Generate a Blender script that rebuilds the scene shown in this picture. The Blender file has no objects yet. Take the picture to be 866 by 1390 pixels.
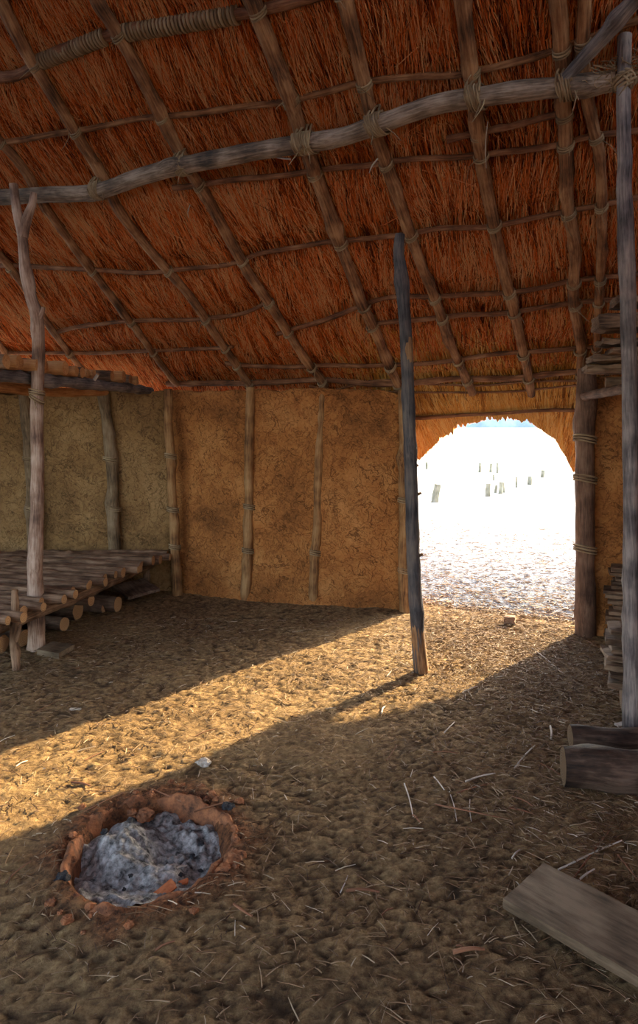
import bpy, math, random
import numpy as np
from mathutils import Vector, noise
random.seed(7); rng = np.random.default_rng(7)
scene = bpy.context.scene
C = scene.collection
V = Vector
# ------------------------------------------------------------------ camera
F = 890.0; DEL = math.atan(75/F); CD, SD = math.cos(DEL), math.sin(DEL)
CAM = V((0, 0, 1.6))
cd = bpy.data.cameras.new('camera'); cam = bpy.data.objects.new('camera', cd); C.objects.link(cam)
cam.location = CAM; cam.rotation_euler = (math.pi/2-DEL, 0, 0)
cd.sensor_fit = 'VERTICAL'; cd.sensor_height = 36; cd.lens = F/1390*36; cd.shift_y = -45/1390
cd.clip_start = .02; cd.clip_end = 800
scene.camera = cam
# measuring helpers: where in the hut does a spot of the photo lie
def ray(px, py):
    a = (px-433)/F; b = (650-py)/F
    return V((a, CD+SD*b, -SD+CD*b))
def onz(px, py, z=0.0):
    r = ray(px, py); return CAM + r*((z-1.6)/r.z)
def atY(px, py, Y):
    r = ray(px, py); return CAM + r*(Y/r.y)
# wall / roof frame
AZ = math.radians(24.5)
WD = V((math.cos(AZ), -math.sin(AZ), 0)); WN = V((math.sin(AZ), math.cos(AZ), 0))   # along wall, outward
O = V((.75, 5.58, 0)); ZT = 1.98; PITCH = math.radians(38.3)
SL = V((-WN.x*math.cos(PITCH), -WN.y*math.cos(PITCH), math.sin(PITCH)))            # up slope (towards ridge)
RN = V((WN.x*math.sin(PITCH), WN.y*math.sin(PITCH), math.cos(PITCH)))              # roof normal, outwards
RO = O + V((0, 0, ZT))
def roof(u, s, off=0.0): return RO + WD*u + SL*s + RN*off
def onroof(px, py, off=0.0):
    r = ray(px, py); t = (RO + RN*off - CAM).dot(RN)/r.dot(RN); return CAM + r*t
def us(px, py, off=0.0):
    p = onroof(px, py, off) - RO; return p.dot(WD), p.dot(SL)
def uv2w(u, v, z=0): return O + WD*u + WN*v + V((0, 0, z))
def smooth(a, b, x):
    t = max(0., min(1., (x-a)/(b-a))); return t*t*(3-2*t)

# ------------------------------------------------------------------ materials
def newmat(name):
    m = bpy.data.materials.new(name); m.use_nodes = True
    nt = m.node_tree; nt.nodes.clear(); return m, nt
def N(nt, t, **k):
    n = nt.nodes.new(t)
    for a, b in k.items():
        if a.startswith('i_'): n.inputs[a[2:].replace('_', ' ')].default_value = b
        else: setattr(n, a, b)
    return n
def ramp(nt, fac, stops):
    r = N(nt, 'ShaderNodeValToRGB'); e = r.color_ramp.elements
    while len(e) < len(stops): e.new(.5)
    for x, (p, c) in zip(e, stops): x.position = p; x.color = (*c, 1)
    nt.links.new(fac, r.inputs[0]); return r.outputs[0]
def finish(nt, col, height=None, rough=.85, bump=.4, dist=.01, transl=0):
    p = N(nt, 'ShaderNodeBsdfPrincipled'); p.inputs['Roughness'].default_value = rough
    p.inputs['Specular IOR Level'].default_value = .25
    if isinstance(col, tuple): p.inputs['Base Color'].default_value = (*col, 1)
    else: nt.links.new(col, p.inputs['Base Color'])
    if height is not None:
        b = N(nt, 'ShaderNodeBump', i_Strength=bump, i_Distance=dist)
        nt.links.new(height, b.inputs['Height']); nt.links.new(b.outputs[0], p.inputs['Normal'])
    o = N(nt, 'ShaderNodeOutputMaterial'); sh = p.outputs[0]
    if transl:
        t = N(nt, 'ShaderNodeBsdfTranslucent'); 
        if isinstance(col, tuple): t.inputs[0].default_value = (*col, 1)
        else: nt.links.new(col, t.inputs[0])
        mx = N(nt, 'ShaderNodeMixShader'); mx.inputs[0].default_value = transl
        nt.links.new(sh, mx.inputs[1]); nt.links.new(t.outputs[0], mx.inputs[2]); sh = mx.outputs[0]
    nt.links.new(sh, o.inputs[0])
def mixc(nt, f, a, b, mode='MIX'):
    m = N(nt, 'ShaderNodeMix', data_type='RGBA', blend_type=mode)
    for s, i in ((f, 0), (a, 6), (b, 7)):
        if isinstance(s, (int, float)): m.inputs[i].default_value = s
        elif isinstance(s, tuple): m.inputs[i].default_value = (*s, 1)
        else: nt.links.new(s, m.inputs[i])
    return m.outputs[2]
def bark(name, c0, c1, c2, streak=55, bump=.7, patch=None):
    """wood seen along its length: the 'axis' attribute runs round and along each pole"""
    m, nt = newmat(name)
    a = N(nt, 'ShaderNodeAttribute', attribute_name='axis')
    mp = N(nt, 'ShaderNodeMapping'); mp.inputs['Scale'].default_value = (streak, streak, 4.0)
    nt.links.new(a.outputs['Vector'], mp.inputs[0])
    n1 = N(nt, 'ShaderNodeTexNoise', i_Scale=1.6, i_Detail=7, i_Roughness=.65); nt.links.new(mp.outputs[0], n1.inputs[0])
    n2 = N(nt, 'ShaderNodeTexNoise', i_Scale=5.5, i_Detail=4); nt.links.new(a.outputs['Vector'], n2.inputs[0])
    mm = N(nt, 'ShaderNodeMath', operation='MULTIPLY_ADD'); nt.links.new(n2.outputs[0], mm.inputs[0]); mm.inputs[1].default_value = .55
    mt = N(nt, 'ShaderNodeMath', operation='MULTIPLY'); nt.links.new(n1.outputs[0], mt.inputs[0]); mt.inputs[1].default_value = .5
    nt.links.new(mt.outputs[0], mm.inputs[2])
    col = ramp(nt, mm.outputs[0], [(.40, c0), (.51, c1), (.64, c2)])
    finish(nt, col, n1.outputs[0], .75, bump, .012)
    return m
def endgrain(name, c0, c1):
    m, nt = newmat(name)
    a = N(nt, 'ShaderNodeAttribute', attribute_name='axis')
    w = N(nt, 'ShaderNodeTexWave', wave_type='RINGS', rings_direction='Z', i_Scale=28, i_Distortion=1.5, i_Detail=2)
    nt.links.new(a.outputs['Vector'], w.inputs[0])
    finish(nt, ramp(nt, w.outputs[0], [(0, c0), (1, c1)]), w.outputs[0], .8, .2, .004); return m
M = {}
M['rafter'] = bark('rafter wood', (.06, .028, .014), (.22, .10, .045), (.44, .24, .12))
M['batten'] = bark('batten wood', (.06, .026, .014), (.18, .075, .036), (.34, .17, .09))
M['beam'] = bark('beam wood', (.05, .04, .035), (.17, .12, .085), (.40, .31, .24))
M['greypole'] = bark('weathered pole wood', (.05, .042, .042), (.15, .125, .12), (.33, .27, .24))
M['redpole'] = bark('peeled pole wood', (.10, .055, .04), (.28, .17, .12), (.50, .36, .28))
M['darkpole'] = bark('sooty pole wood', (.025, .023, .026), (.075, .068, .07), (.16, .13, .11))
M['stripped'] = bark('bare wood patch', (.12, .06, .03), (.28, .15, .07), (.4, .24, .12))
M['wallpost'] = bark('wall post wood', (.09, .04, .016), (.26, .13, .05), (.40, .23, .10))
M['wallpostg'] = bark('grey wall post wood', (.06, .038, .02), (.17, .11, .06), (.28, .20, .12))
M['jamb'] = bark('door post wood', (.05, .025, .016), (.13, .07, .045), (.24, .14, .09))
M['bench'] = bark('bench pole wood', (.05, .027, .015), (.17, .095, .055), (.34, .21, .13))
M['darklog'] = bark('dark log bark', (.015, .01, .008), (.055, .032, .022), (.14, .09, .065), 34)
M['fire'] = bark('firewood bark', (.04, .025, .018), (.13, .08, .055), (.26, .18, .13), 34)
M['orangelit'] = bark('wood tinted for warm light', (.28, .11, .04), (.52, .24, .09), (.66, .36, .16))  # warm orange light on the shelf poles is put into this colour
M['slab'] = bark('split board wood', (.04, .022, .014), (.15, .09, .055), (.30, .20, .13), 40, .7)
M['plank'] = bark('plank wood', (.06, .04, .024), (.145, .10, .062), (.24, .175, .115), 30, .35)
M['endg'] = endgrain('cut end', (.32, .17, .08), (.50, .30, .15))
M['endd'] = endgrain('dark cut end', (.12, .07, .04), (.22, .14, .08))
M['rope'] = bark('straw rope', (.10, .06, .03), (.27, .18, .10), (.44, .33, .20), 60, .8)
M['twine'] = bark('pale bast strip', (.35, .32, .28), (.52, .48, .42), (.65, .62, .56), 60, .5)
M['palestick'] = bark('pale stick', (.40, .34, .28), (.58, .50, .42), (.74, .68, .60), 60, .3)
M['brownstick'] = bark('brown stick', (.12, .05, .025), (.24, .11, .06), (.36, .18, .10), 60, .5)
M['stump'] = bark('stump wood', (.10, .10, .07), (.17, .17, .13), (.26, .26, .20), 20, .5)

def thatchmat(name, transl, stops):
    m, nt = newmat(name)
    t = N(nt, 'ShaderNodeAttribute', attribute_name='tone')
    g = N(nt, 'ShaderNodeNewGeometry')
    n = N(nt, 'ShaderNodeTexNoise', i_Scale=1.7, i_Detail=4); nt.links.new(g.outputs['Position'], n.inputs[0])
    mm = N(nt, 'ShaderNodeMath', operation='MULTIPLY_ADD'); nt.links.new(n.outputs[0], mm.inputs[0]); mm.inputs[1].default_value = .55
    nt.links.new(t.outputs['Fac'], mm.inputs[2])
    col = ramp(nt, mm.outputs[0], stops)
    finish(nt, col, None, .6, transl=transl); return m
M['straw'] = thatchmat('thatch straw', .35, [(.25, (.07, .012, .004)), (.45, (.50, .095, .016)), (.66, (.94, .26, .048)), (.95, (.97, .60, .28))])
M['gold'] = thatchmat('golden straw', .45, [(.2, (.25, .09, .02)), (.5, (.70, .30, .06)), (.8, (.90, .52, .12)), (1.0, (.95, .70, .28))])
m, nt = newmat('thatch mass')
g = N(nt, 'ShaderNodeAttribute', attribute_name='axis')
mp = N(nt, 'ShaderNodeMapping'); mp.inputs['Scale'].default_value = (120, 6, 1); nt.links.new(g.outputs['Vector'], mp.inputs[0])
n = N(nt, 'ShaderNodeTexNoise', i_Scale=1, i_Detail=5, i_Distortion=.6); nt.links.new(mp.outputs[0], n.inputs[0])
finish(nt, ramp(nt, n.outputs[0], [(.3, (.05, .015, .006)), (.5, (.24, .065, .018)), (.75, (.5, .16, .04))]), n.outputs[0], .8, .8, .02)
M['mass'] = m

def mudmat(name, c0, c1, c2):
    m, nt = newmat(name)
    g = N(nt, 'ShaderNodeNewGeometry'); P = g.outputs['Position']
    n1 = N(nt, 'ShaderNodeTexNoise', i_Scale=2.2, i_Detail=6, i_Roughness=.6); nt.links.new(P, n1.inputs[0])
    n2 = N(nt, 'ShaderNodeTexNoise', i_Scale=45, i_Detail=6, i_Roughness=.7); nt.links.new(P, n2.inputs[0])
    # warped crack network
    w = N(nt, 'ShaderNodeTexNoise', i_Scale=6, i_Detail=3); nt.links.new(P, w.inputs[0])
    ad = N(nt, 'ShaderNodeMixRGB', blend_type='ADD'); ad.inputs[0].default_value = .22
    nt.links.new(P, ad.inputs[1]); nt.links.new(w.outputs['Color'], ad.inputs[2])
    def ridge(sc, dis, det):
        v = N(nt, 'ShaderNodeTexNoise', i_Scale=sc, i_Detail=det, i_Roughness=.55, i_Distortion=dis); nt.links.new(ad.outputs[0], v.inputs[0])
        a = N(nt, 'ShaderNodeMath', operation='SUBTRACT'); nt.links.new(v.outputs[0], a.inputs[0]); a.inputs[1].default_value = .5
        b = N(nt, 'ShaderNodeMath', operation='ABSOLUTE'); nt.links.new(a.outputs[0], b.inputs[0]); return b
    v = ridge(4.5, .6, 4); v2 = ridge(13, 1.2, 3)
    def step(o, a, b):
        r = N(nt, 'ShaderNodeMapRange'); r.inputs[1].default_value = a; r.inputs[2].default_value = b; nt.links.new(o, r.inputs[0]); return r.outputs[0]
    k = N(nt, 'ShaderNodeMath', operation='MULTIPLY'); nt.links.new(step(v.outputs[0], -.003, .010), k.inputs[0]); nt.links.new(step(v2.outputs[0], -.035, .03), k.inputs[1])
    h = N(nt, 'ShaderNodeMath', operation='MULTIPLY_ADD'); nt.links.new(n2.outputs[0], h.inputs[0]); h.inputs[1].default_value = .9; nt.links.new(k.outputs[0], h.inputs[2])
    mx = N(nt, 'ShaderNodeMath', operation='MULTIPLY_ADD'); nt.links.new(n2.outputs[0], mx.inputs[0]); mx.inputs[1].default_value = .35
    m5 = N(nt, 'ShaderNodeMath', operation='MULTIPLY'); nt.links.new(n1.outputs[0], m5.inputs[0]); m5.inputs[1].default_value = .65; nt.links.new(m5.outputs[0], mx.inputs[2])
    col = ramp(nt, mx.outputs[0], [(.36, c0), (.5, c1), (.64, c2)])
    cr = mixc(nt, k.outputs[0], tuple(x*.45 for x in c0), col)
    finish(nt, cr, h.outputs[0], .92, .75, .014); return m
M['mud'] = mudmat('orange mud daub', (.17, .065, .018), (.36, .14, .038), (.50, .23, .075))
M['mud_shaded'] = mudmat('mud daub greyed for duller light', (.15, .08, .030), (.27, .15, .058), (.38, .23, .10))  # same daub greyed: the duller light on the left is in the colour

def earthmat(name, dark, mid, light, scale=9, litter=0):
    m, nt = newmat(name)
    g = N(nt, 'ShaderNodeNewGeometry'); P = g.outputs['Position']
    n1 = N(nt, 'ShaderNodeTexNoise', i_Scale=1.3, i_Detail=8, i_Roughness=.62); nt.links.new(P, n1.inputs[0])
    n2 = N(nt, 'ShaderNodeTexNoise', i_Scale=38, i_Detail=8, i_Roughness=.75); nt.links.new(P, n2.inputs[0])
    mx = N(nt, 'ShaderNodeMath', operation='MULTIPLY_ADD'); nt.links.new(n2.outputs[0], mx.inputs[0]); mx.inputs[1].default_value = .7
    m5 = N(nt, 'ShaderNodeMath', operation='MULTIPLY'); nt.links.new(n1.outputs[0], m5.inputs[0]); m5.inputs[1].default_value = .3; nt.links.new(m5.outputs[0], mx.inputs[2])
    col = ramp(nt, mx.outputs[0], [(.36, dark), (.5, mid), (.66, light)])
    at = N(nt, 'ShaderNodeAttribute', attribute_name='crack')
    col = mixc(nt, at.outputs['Fac'], col, tuple(x*.55 for x in dark))
    bt = N(nt, 'ShaderNodeAttribute', attribute_name='burnt')
    bc = ramp(nt, n2.outputs[0], [(.40, (.06, .028, .016)), (.64, (.34, .13, .05))])
    col = mixc(nt, bt.outputs['Fac'], col, bc)
    finish(nt, col, n2.outputs[0], .95, 1.0, .022); return m
M['earth'] = earthmat('trodden earth', (.09, .052, .027), (.30, .19, .090), (.54, .38, .185))
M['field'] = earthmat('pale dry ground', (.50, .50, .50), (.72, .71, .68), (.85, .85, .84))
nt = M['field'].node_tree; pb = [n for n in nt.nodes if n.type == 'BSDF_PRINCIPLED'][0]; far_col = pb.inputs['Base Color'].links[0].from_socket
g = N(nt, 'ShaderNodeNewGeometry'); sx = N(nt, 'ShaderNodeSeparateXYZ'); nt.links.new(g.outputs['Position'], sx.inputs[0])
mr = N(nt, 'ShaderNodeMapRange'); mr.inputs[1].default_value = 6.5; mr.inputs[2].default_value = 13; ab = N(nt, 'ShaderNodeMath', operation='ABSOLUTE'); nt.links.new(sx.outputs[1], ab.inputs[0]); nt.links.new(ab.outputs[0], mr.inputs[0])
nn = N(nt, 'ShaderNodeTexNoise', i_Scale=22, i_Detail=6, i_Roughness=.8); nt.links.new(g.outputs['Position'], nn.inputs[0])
near_col = ramp(nt, nn.outputs[0], [(.40, (.03, .035, .055)), (.5, (.13, .155, .21)), (.60, (.34, .39, .48))])  # ground near the door darker and bluer: glare falloff and cool light as colour
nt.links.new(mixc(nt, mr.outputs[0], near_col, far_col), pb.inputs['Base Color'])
def plain(name, c0, c1, sc=30, bump=.5):
    m, nt = newmat(name); g = N(nt, 'ShaderNodeNewGeometry')
    n = N(nt, 'ShaderNodeTexNoise', i_Scale=sc, i_Detail=6, i_Roughness=.7); nt.links.new(g.outputs['Position'], n.inputs[0])
    finish(nt, ramp(nt, n.outputs[0], [(.35, c0), (.65, c1)]), n.outputs[0], .9, bump, .012); return m
M['ash'] = plain('ash', (.035, .034, .034), (.50, .48, .46), 30, 1.0)
M['char'] = plain('charcoal', (.012, .012, .014), (.05, .05, .055), 60)
M['burnt'] = plain('burnt clay', (.07, .035, .022), (.38, .15, .065), 20, 1.0)
M['brick'] = plain('red clay', (.40, .11, .04), (.62, .22, .09), 30)
M['stone'] = plain('brown stone', (.16, .09, .06), (.34, .22, .15), 40)
M['paper'] = plain('pale scrap', (.35, .30, .24), (.62, .56, .50), 40)
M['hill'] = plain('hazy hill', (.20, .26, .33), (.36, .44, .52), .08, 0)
m, nt = newmat('litter straw')
t = N(nt, 'ShaderNodeAttribute', attribute_name='tone')
finish(nt, ramp(nt, t.outputs['Fac'], [(0, (.07, .035, .02)), (.45, (.22, .13, .07)), (.8, (.42, .31, .20)), (1, (.66, .56, .44))]), None, .7); M['litter'] = m

# ------------------------------------------------------------------ object helpers
def mesh(name, vs, fs, mat, parent=None, axis=None, smooth_=True, fm=None):
    me = bpy.data.meshes.new(name); me.from_pydata([tuple(v) for v in vs], [], fs)
    mats = mat if isinstance(mat, list) else [mat]
    for x in mats: me.materials.append(x)
    if fm: me.polygons.foreach_set('material_index', fm)
    if smooth_: me.polygons.foreach_set('use_smooth', [True]*len(fs))
    if axis is not None:
        a = me.attributes.new('axis', 'FLOAT_VECTOR', 'POINT'); a.data.foreach_set('vector', np.array(axis, dtype=np.float32).ravel())
    me.update()
    o = bpy.data.objects.new(name, me); C.objects.link(o)
    if parent: o.parent = parent
    return o
def tag(o, label, cat, group=None, kind=None):
    if label: o['label'] = label
    if cat: o['category'] = cat
    if group: o['group'] = group
    if kind: o['kind'] = kind
    return o
def empty(name, loc=(0, 0, 0)):
    o = bpy.data.objects.new(name, None); C.objects.link(o); o.location = loc; o.empty_display_size = .1; return o
def adopt(ch, par):
    ch.parent = par; ch.matrix_parent_inverse = par.matrix_world.inverted() if par.type != 'EMPTY' else __import__('mathutils').Matrix.Translation(-par.location)
def spline(pts, n):
    """Catmull-Rom through pts (Vectors), n samples"""
    if len(pts) == 2: pts = [pts[0], pts[0].lerp(pts[1], .5), pts[1]]
    L = [0]
    for a, b in zip(pts, pts[1:]): L.append(L[-1]+(b-a).length)
    out = []
    for i in range(n):
        d = L[-1]*i/(n-1); k = 0
        while k < len(pts)-2 and L[k+1] < d: k += 1
        t = (d-L[k])/max(1e-9, L[k+1]-L[k])
        p0 = pts[k-1] if k > 0 else pts[k]*2-pts[k+1]; p1, p2 = pts[k], pts[k+1]
        p3 = pts[k+2] if k+2 < len(pts) else p2*2-p1
        out.append(.5*((2*p1)+(p2-p0)*t+(2*p0-5*p1+4*p2-p3)*t*t+(3*p1-p0-3*p2+p3)*t**3))
    return out
class TB:
    """collects tubes into one mesh"""
    def __init__(s): s.v = []; s.f = []; s.a = []; s.m = []
    def tube(s, pts, rad, seg=10, n=None, rough=.06, knots=0, endmat=0, wob=0.0, seed=None, flat=1.0, upv=None):
        seed = random.random()*100 if seed is None else seed
        tot = sum((b-a).length for a, b in zip(pts, pts[1:]))
        n = n or max(4, int(tot/.06))
        P = spline(pts, n); rr = rad if isinstance(rad, (list, tuple)) else (rad, rad)
        kn = [(random.random(), random.uniform(0, 6.28), random.uniform(.25, .5)) for _ in range(knots)]
        base = len(s.v); up = None; l = 0; rm = sum(rr)/len(rr)
        for i, p in enumerate(P):
            t = i/(n-1)
            tg = (P[min(i+1, n-1)]-P[max(i-1, 0)]).normalized()
            if up is None:
                ref = upv or (V((0, 0, 1)) if abs(tg.z) < .8 else V((1, 0, 0)))
                up = (ref-tg*ref.dot(tg)).normalized()
            else: up = (up-tg*up.dot(tg)).normalized()
            sd = tg.cross(up)
            x = t*(len(rr)-1); k = min(int(x), len(rr)-2); r0 = rr[k]+(rr[k+1]-rr[k])*(x-k)
            if i: l += (P[i]-P[i-1]).length
            q = p + V((noise.noise(V((l*2.2, seed, 0))), noise.noise(V((l*2.2, seed, 9))), noise.noise(V((l*2.2, seed, 18)))))*wob
            for j in range(seg):
                th = 2*math.pi*j/seg; cx, sx = math.cos(th), math.sin(th)
                r = r0*(1+rough*noise.noise(V((cx*1.3, sx*1.3, l*7+seed)))*2)
                for kt, ka, kh in kn:
                    dl = (kt*tot-l)/(rm*1.3); da = math.atan2(math.sin(th-ka), math.cos(th-ka))
                    r += rm*kh*math.exp(-dl*dl-da*da*.9)
                s.v.append(q+up*(cx*r)+sd*(sx*r*flat)); s.a.append((cx*r, sx*r, l+seed))
        for i in range(n-1):
            for j in range(seg):
                a = base+i*seg+j; b = base+i*seg+(j+1) % seg
                s.f.append((a, b, b+seg, a+seg)); s.m.append(0)
        for e, i in ((0, 0), (1, n-1)):
            st = len(s.v); c = sum((s.v[base+i*seg+j] for j in range(seg)), V((0, 0, 0)))/seg
            tg = (P[1]-P[0]) if e == 0 else (P[-1]-P[-2]); tg.normalize()
            for j in range(seg): s.v.append(s.v[base+i*seg+j].copy()); s.a.append(s.a[base+i*seg+j])
            s.v.append(c+tg*(rm*.08)*(1 if e else -1)); s.a.append((0, 0, seed))
            for j in range(seg):
                tri = (st+j, st+(j+1) % seg, st+seg)
                s.f.append(tri if e else tri[::-1]); s.m.append(endmat)
        return s
    def build(s, name, mats, parent=None):
        return mesh(name, s.v, s.f, mats, parent, s.a, True, s.m)
def pole(name, pts, rad, mats, parent=None, **k):
    return TB().tube(pts, rad, **k).build(name, mats, parent)
def coil(center, axis, r, turns, pitch, wr=.006, tilt=.25):
    """rope coil round an axis"""
    ax = axis.normalized(); ref = V((0, 0, 1)) if abs(ax.z) < .8 else V((1, 0, 0))
    u = ax.cross(ref).normalized(); w = ax.cross(u); out = []
    n = int(turns*12)
    for i in range(n+1):
        th = 2*math.pi*i/12; k = (i/n-.5)*turns*pitch
        out.append(center+ax*(k+tilt*r*math.sin(th*.97))+u*(r*math.cos(th))+w*(r*math.sin(th)))
    return out
def rope_binding(center, axis, r, parent, axis2=None, r2=0, turns=4, wr=.006, tails=1, mat='rope', name='rope_binding'):
    tb = TB()
    tb.tube(coil(center, axis, r+wr*.6, turns, wr*2.3, wr), wr, seg=5, n=int(turns*14), rough=.15)
    if axis2 is not None: tb.tube(coil(center, axis2, r2+wr*.6, max(2, turns-1), wr*2.4, wr, -.3), wr, seg=5, n=int(turns*12), rough=.15)
    for _ in range(tails):
        d = V((random.uniform(-.5, .5), random.uniform(-.5, .1), random.uniform(-1, -.4))).normalized(); L = random.uniform(.06, .16)
        s = center+V((random.uniform(-1, 1)*r, -r, -r*.6)); tb.tube([s, s+d*L*.5+V((random.uniform(-.02, .02), 0, .01)), s+d*L], (wr*.6, wr*.3), seg=4, n=5)
    o = tb.build(name, [M[mat]], parent)
    return o
def box_mesh(name, c, dx, dy, dz, mat, parent=None, jit=.0, sub=(6, 3, 2), seed=0, rnd=.0):
    """rough board: c centre, half-vectors dx, dy, dz; surfaces made uneven"""
    vs = []; fs = []; ax = []; idx = {}
    nx, ny, nz = sub
    def vid(i, j, k):
        if (i, j, k) in idx: return idx[(i, j, k)]
        a, b, e = 2*i/nx-1, 2*j/ny-1, 2*k/nz-1
        p = c+dx*a+dy*b+dz*e
        nn = noise.noise_vector(V((a*3*dx.length*6+seed, b*5+seed, e*3)))
        p = p+(dx.normalized()*nn.x+dy.normalized()*nn.y+dz.normalized()*nn.z)*jit
        if rnd and (i in (0, nx) or j in (0, ny)):
            p = p-dz*e*rnd
        idx[(i, j, k)] = len(vs); vs.append(p); ax.append((b*dy.length+seed, e*dz.length, a*dx.length)); return idx[(i, j, k)]
    for i in range(nx):
        for j in range(ny):
            fs.append((vid(i, j, nz), vid(i+1, j, nz), vid(i+1, j+1, nz), vid(i, j+1, nz)))
            fs.append((vid(i, j, 0), vid(i, j+1, 0), vid(i+1, j+1, 0), vid(i+1, j, 0)))
    for i in range(nx):
        for k in range(nz):
            fs.append((vid(i, 0, k), vid(i+1, 0, k), vid(i+1, 0, k+1), vid(i, 0, k+1)))
            fs.append((vid(i, ny, k), vid(i, ny, k+1), vid(i+1, ny, k+1), vid(i+1, ny, k)))
    for j in range(ny):
        for k in range(nz):
            fs.append((vid(0, j, k), vid(0, j, k+1), vid(0, j+1, k+1), vid(0, j+1, k)))
            fs.append((vid(nx, j, k), vid(nx, j+1, k), vid(nx, j+1, k+1), vid(nx, j, k+1)))
    return mesh(name, vs, fs, mat, parent, ax, False)
def lump(name, c, r, mat, parent=None, seed=0, squash=.7, amp=.35, sub=3, freq=1.4):
    import bmesh
    bm = bmesh.new(); bmesh.ops.create_icosphere(bm, subdivisions=sub, radius=1)
    for v in bm.verts:
        d = 1+amp*noise.noise(v.co*freq+V((seed, seed, 0)))+amp*.4*noise.noise(v.co*4+V((seed, 0, 0)))
        v.co = V((v.co.x*r*d, v.co.y*r*d, v.co.z*r*d*squash))
    me = bpy.data.meshes.new(name); bm.to_mesh(me); bm.free(); me.materials.append(M[mat])
    o = bpy.data.objects.new(name, me); C.objects.link(o); o.location = c
    if parent: o.parent = parent
    return o
def prisms(name, P0, P1, P2, R, mat, tone, parent=None):
    """many thin three-sided straws, each bent at P1; arrays (n,3)"""
    n = len(P0)
    d = P2-P0; d /= np.linalg.norm(d, axis=1)[:, None]+1e-9
    ref = rng.normal(size=(n, 3)); a = np.cross(d, ref); a /= np.linalg.norm(a, axis=1)[:, None]+1e-9; b = np.cross(d, a)
    vs = np.zeros((n, 9, 3), dtype=np.float32)
    for k, (P, f) in enumerate(((P0, 1), (P1, .9), (P2, .45))):
        for j in range(3):
            th = 2*math.pi*j/3
            vs[:, k*3+j] = P+(a*math.cos(th)+b*math.sin(th))*(R*f)[:, None]
    q = []
    for k in range(2):
        for j in range(3):
            j2 = (j+1) % 3; q.append((k*3+j, k*3+j2, (k+1)*3+j2, (k+1)*3+j))
    q = np.array(q); fs = (q[None]+np.arange(n)[:, None, None]*9).reshape(-1)
    me = bpy.data.meshes.new(name); me.vertices.add(n*9); me.vertices.foreach_set('co', vs.ravel())
    nf = n*6; me.loops.add(nf*4); me.loops.foreach_set('vertex_index', fs.astype(np.int32))
    me.polygons.add(nf); me.polygons.foreach_set('loop_start', np.arange(nf, dtype=np.int32)*4)
    me.polygons.foreach_set('loop_total', np.full(nf, 4, dtype=np.int32)); me.update(calc_edges=True)
    at = me.attributes.new('tone', 'FLOAT', 'POINT'); at.data.foreach_set('value', np.repeat(tone, 9).astype(np.float32))
    me.materials.append(M[mat]); o = bpy.data.objects.new(name, me); C.objects.link(o)
    if parent: o.parent = parent
    return o

# ------------------------------------------------------------------ fire pit position and ground height
PIT = onz(204, 1150); PR = .305
def pitd(x, y): return math.hypot(x-PIT.x, (y-PIT.y)*.93)
def hgt(x, y, fine=True):
    p = V((x, y, 0))
    h = .02*noise.noise(p*.9)+.010*noise.noise(p*3.1)+.006*noise.noise(p*9)
    c = 0
    if fine:
        w = p+V((noise.noise(p*7), noise.noise(p*7+V((5, 5, 0))), 0))*.035
        d, _ = noise.voronoi(w*12); e = d[1]-d[0]
        c = max(0, 1-e/.13)*smooth(.35, .6, .5+.5*noise.noise(p*1.1+V((3, 1, 0)))+.15)
        d2, _ = noise.voronoi(w*21); e2 = d2[1]-d2[0]; c2 = max(0, 1-e2/.2)
        h -= .009*c+.005*c2
        h += .006*noise.noise(p*24)+.0045*noise.noise(p*55)
        c = min(1, c*.75+c2*.35)
    r = pitd(x, y)
    rim = PR*(1+.06*noise.noise(V((x*4, y*4, 3))))
    if r < rim*1.7: h += .022*math.exp(-((r-rim*1.12)/.07)**2)
    if r < rim: h -= .26*smooth(rim*1.02, rim*.6, r)
    return h, c
def ground_obj(name, us_, vs_, mat, fine, flatmask=None):
    vv = []; cr = []; bu = []
    for v in vs_:
        for u in us_:
            p = uv2w(u, v); f = fine and p.length < 7.5
            h, c = hgt(p.x, p.y, f)
            vv.append((p.x, p.y, h)); cr.append(c)
            r = pitd(p.x, p.y)/PR; bu.append(min(1, .95*smooth(1.55, 1.05, r+.35*noise.noise(V((p.x*6, p.y*6, 1)))) if r < 2 else 0))
    n = len(us_); m = len(vs_)
    fs = [(j*n+i, j*n+i+1, (j+1)*n+i+1, (j+1)*n+i) for j in range(m-1) for i in range(n-1)]
    o = mesh(name, vv, fs, mat)
    me = o.data
    for nm, a in (('crack', cr), ('burnt', bu)):
        t = me.attributes.new(nm, 'FLOAT', 'POINT'); t.data.foreach_set('value', np.array(a, dtype=np.float32))
    return o
fine_u = np.arange(-3.2, 2.4, .0155)
U = np.concatenate([np.arange(-6.5, -3.2, .12), fine_u, np.arange(2.4, 5.2, .12)])
Vf = np.concatenate([np.arange(-8, -4.6, .2), np.arange(-4.6, .25, .0155)])
fl = ground_obj('floor', U, Vf, M['earth'], True); tag(fl, 'cracked trodden earth floor of the hut', 'floor', kind='structure')
vend = float(Vf[-1])
Vo = [vend]; st = .03
while Vo[-1] < 260: Vo.append(Vo[-1]+st); st *= 1.06
Uo = np.concatenate([-np.geomspace(260, 6, 30), np.arange(-5.8, 7, .1), np.geomspace(7.2, 300, 30)])
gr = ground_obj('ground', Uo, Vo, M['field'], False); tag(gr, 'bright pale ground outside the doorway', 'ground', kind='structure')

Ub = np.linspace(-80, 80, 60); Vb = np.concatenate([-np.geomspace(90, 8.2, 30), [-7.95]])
g2 = ground_obj('ground', Ub, Vb, M['field'], False); tag(g2, 'unseen pale ground on the camera side, added to bounce light inside', 'ground', kind='structure')  # unseen ground added behind the camera as a light bounce
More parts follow.
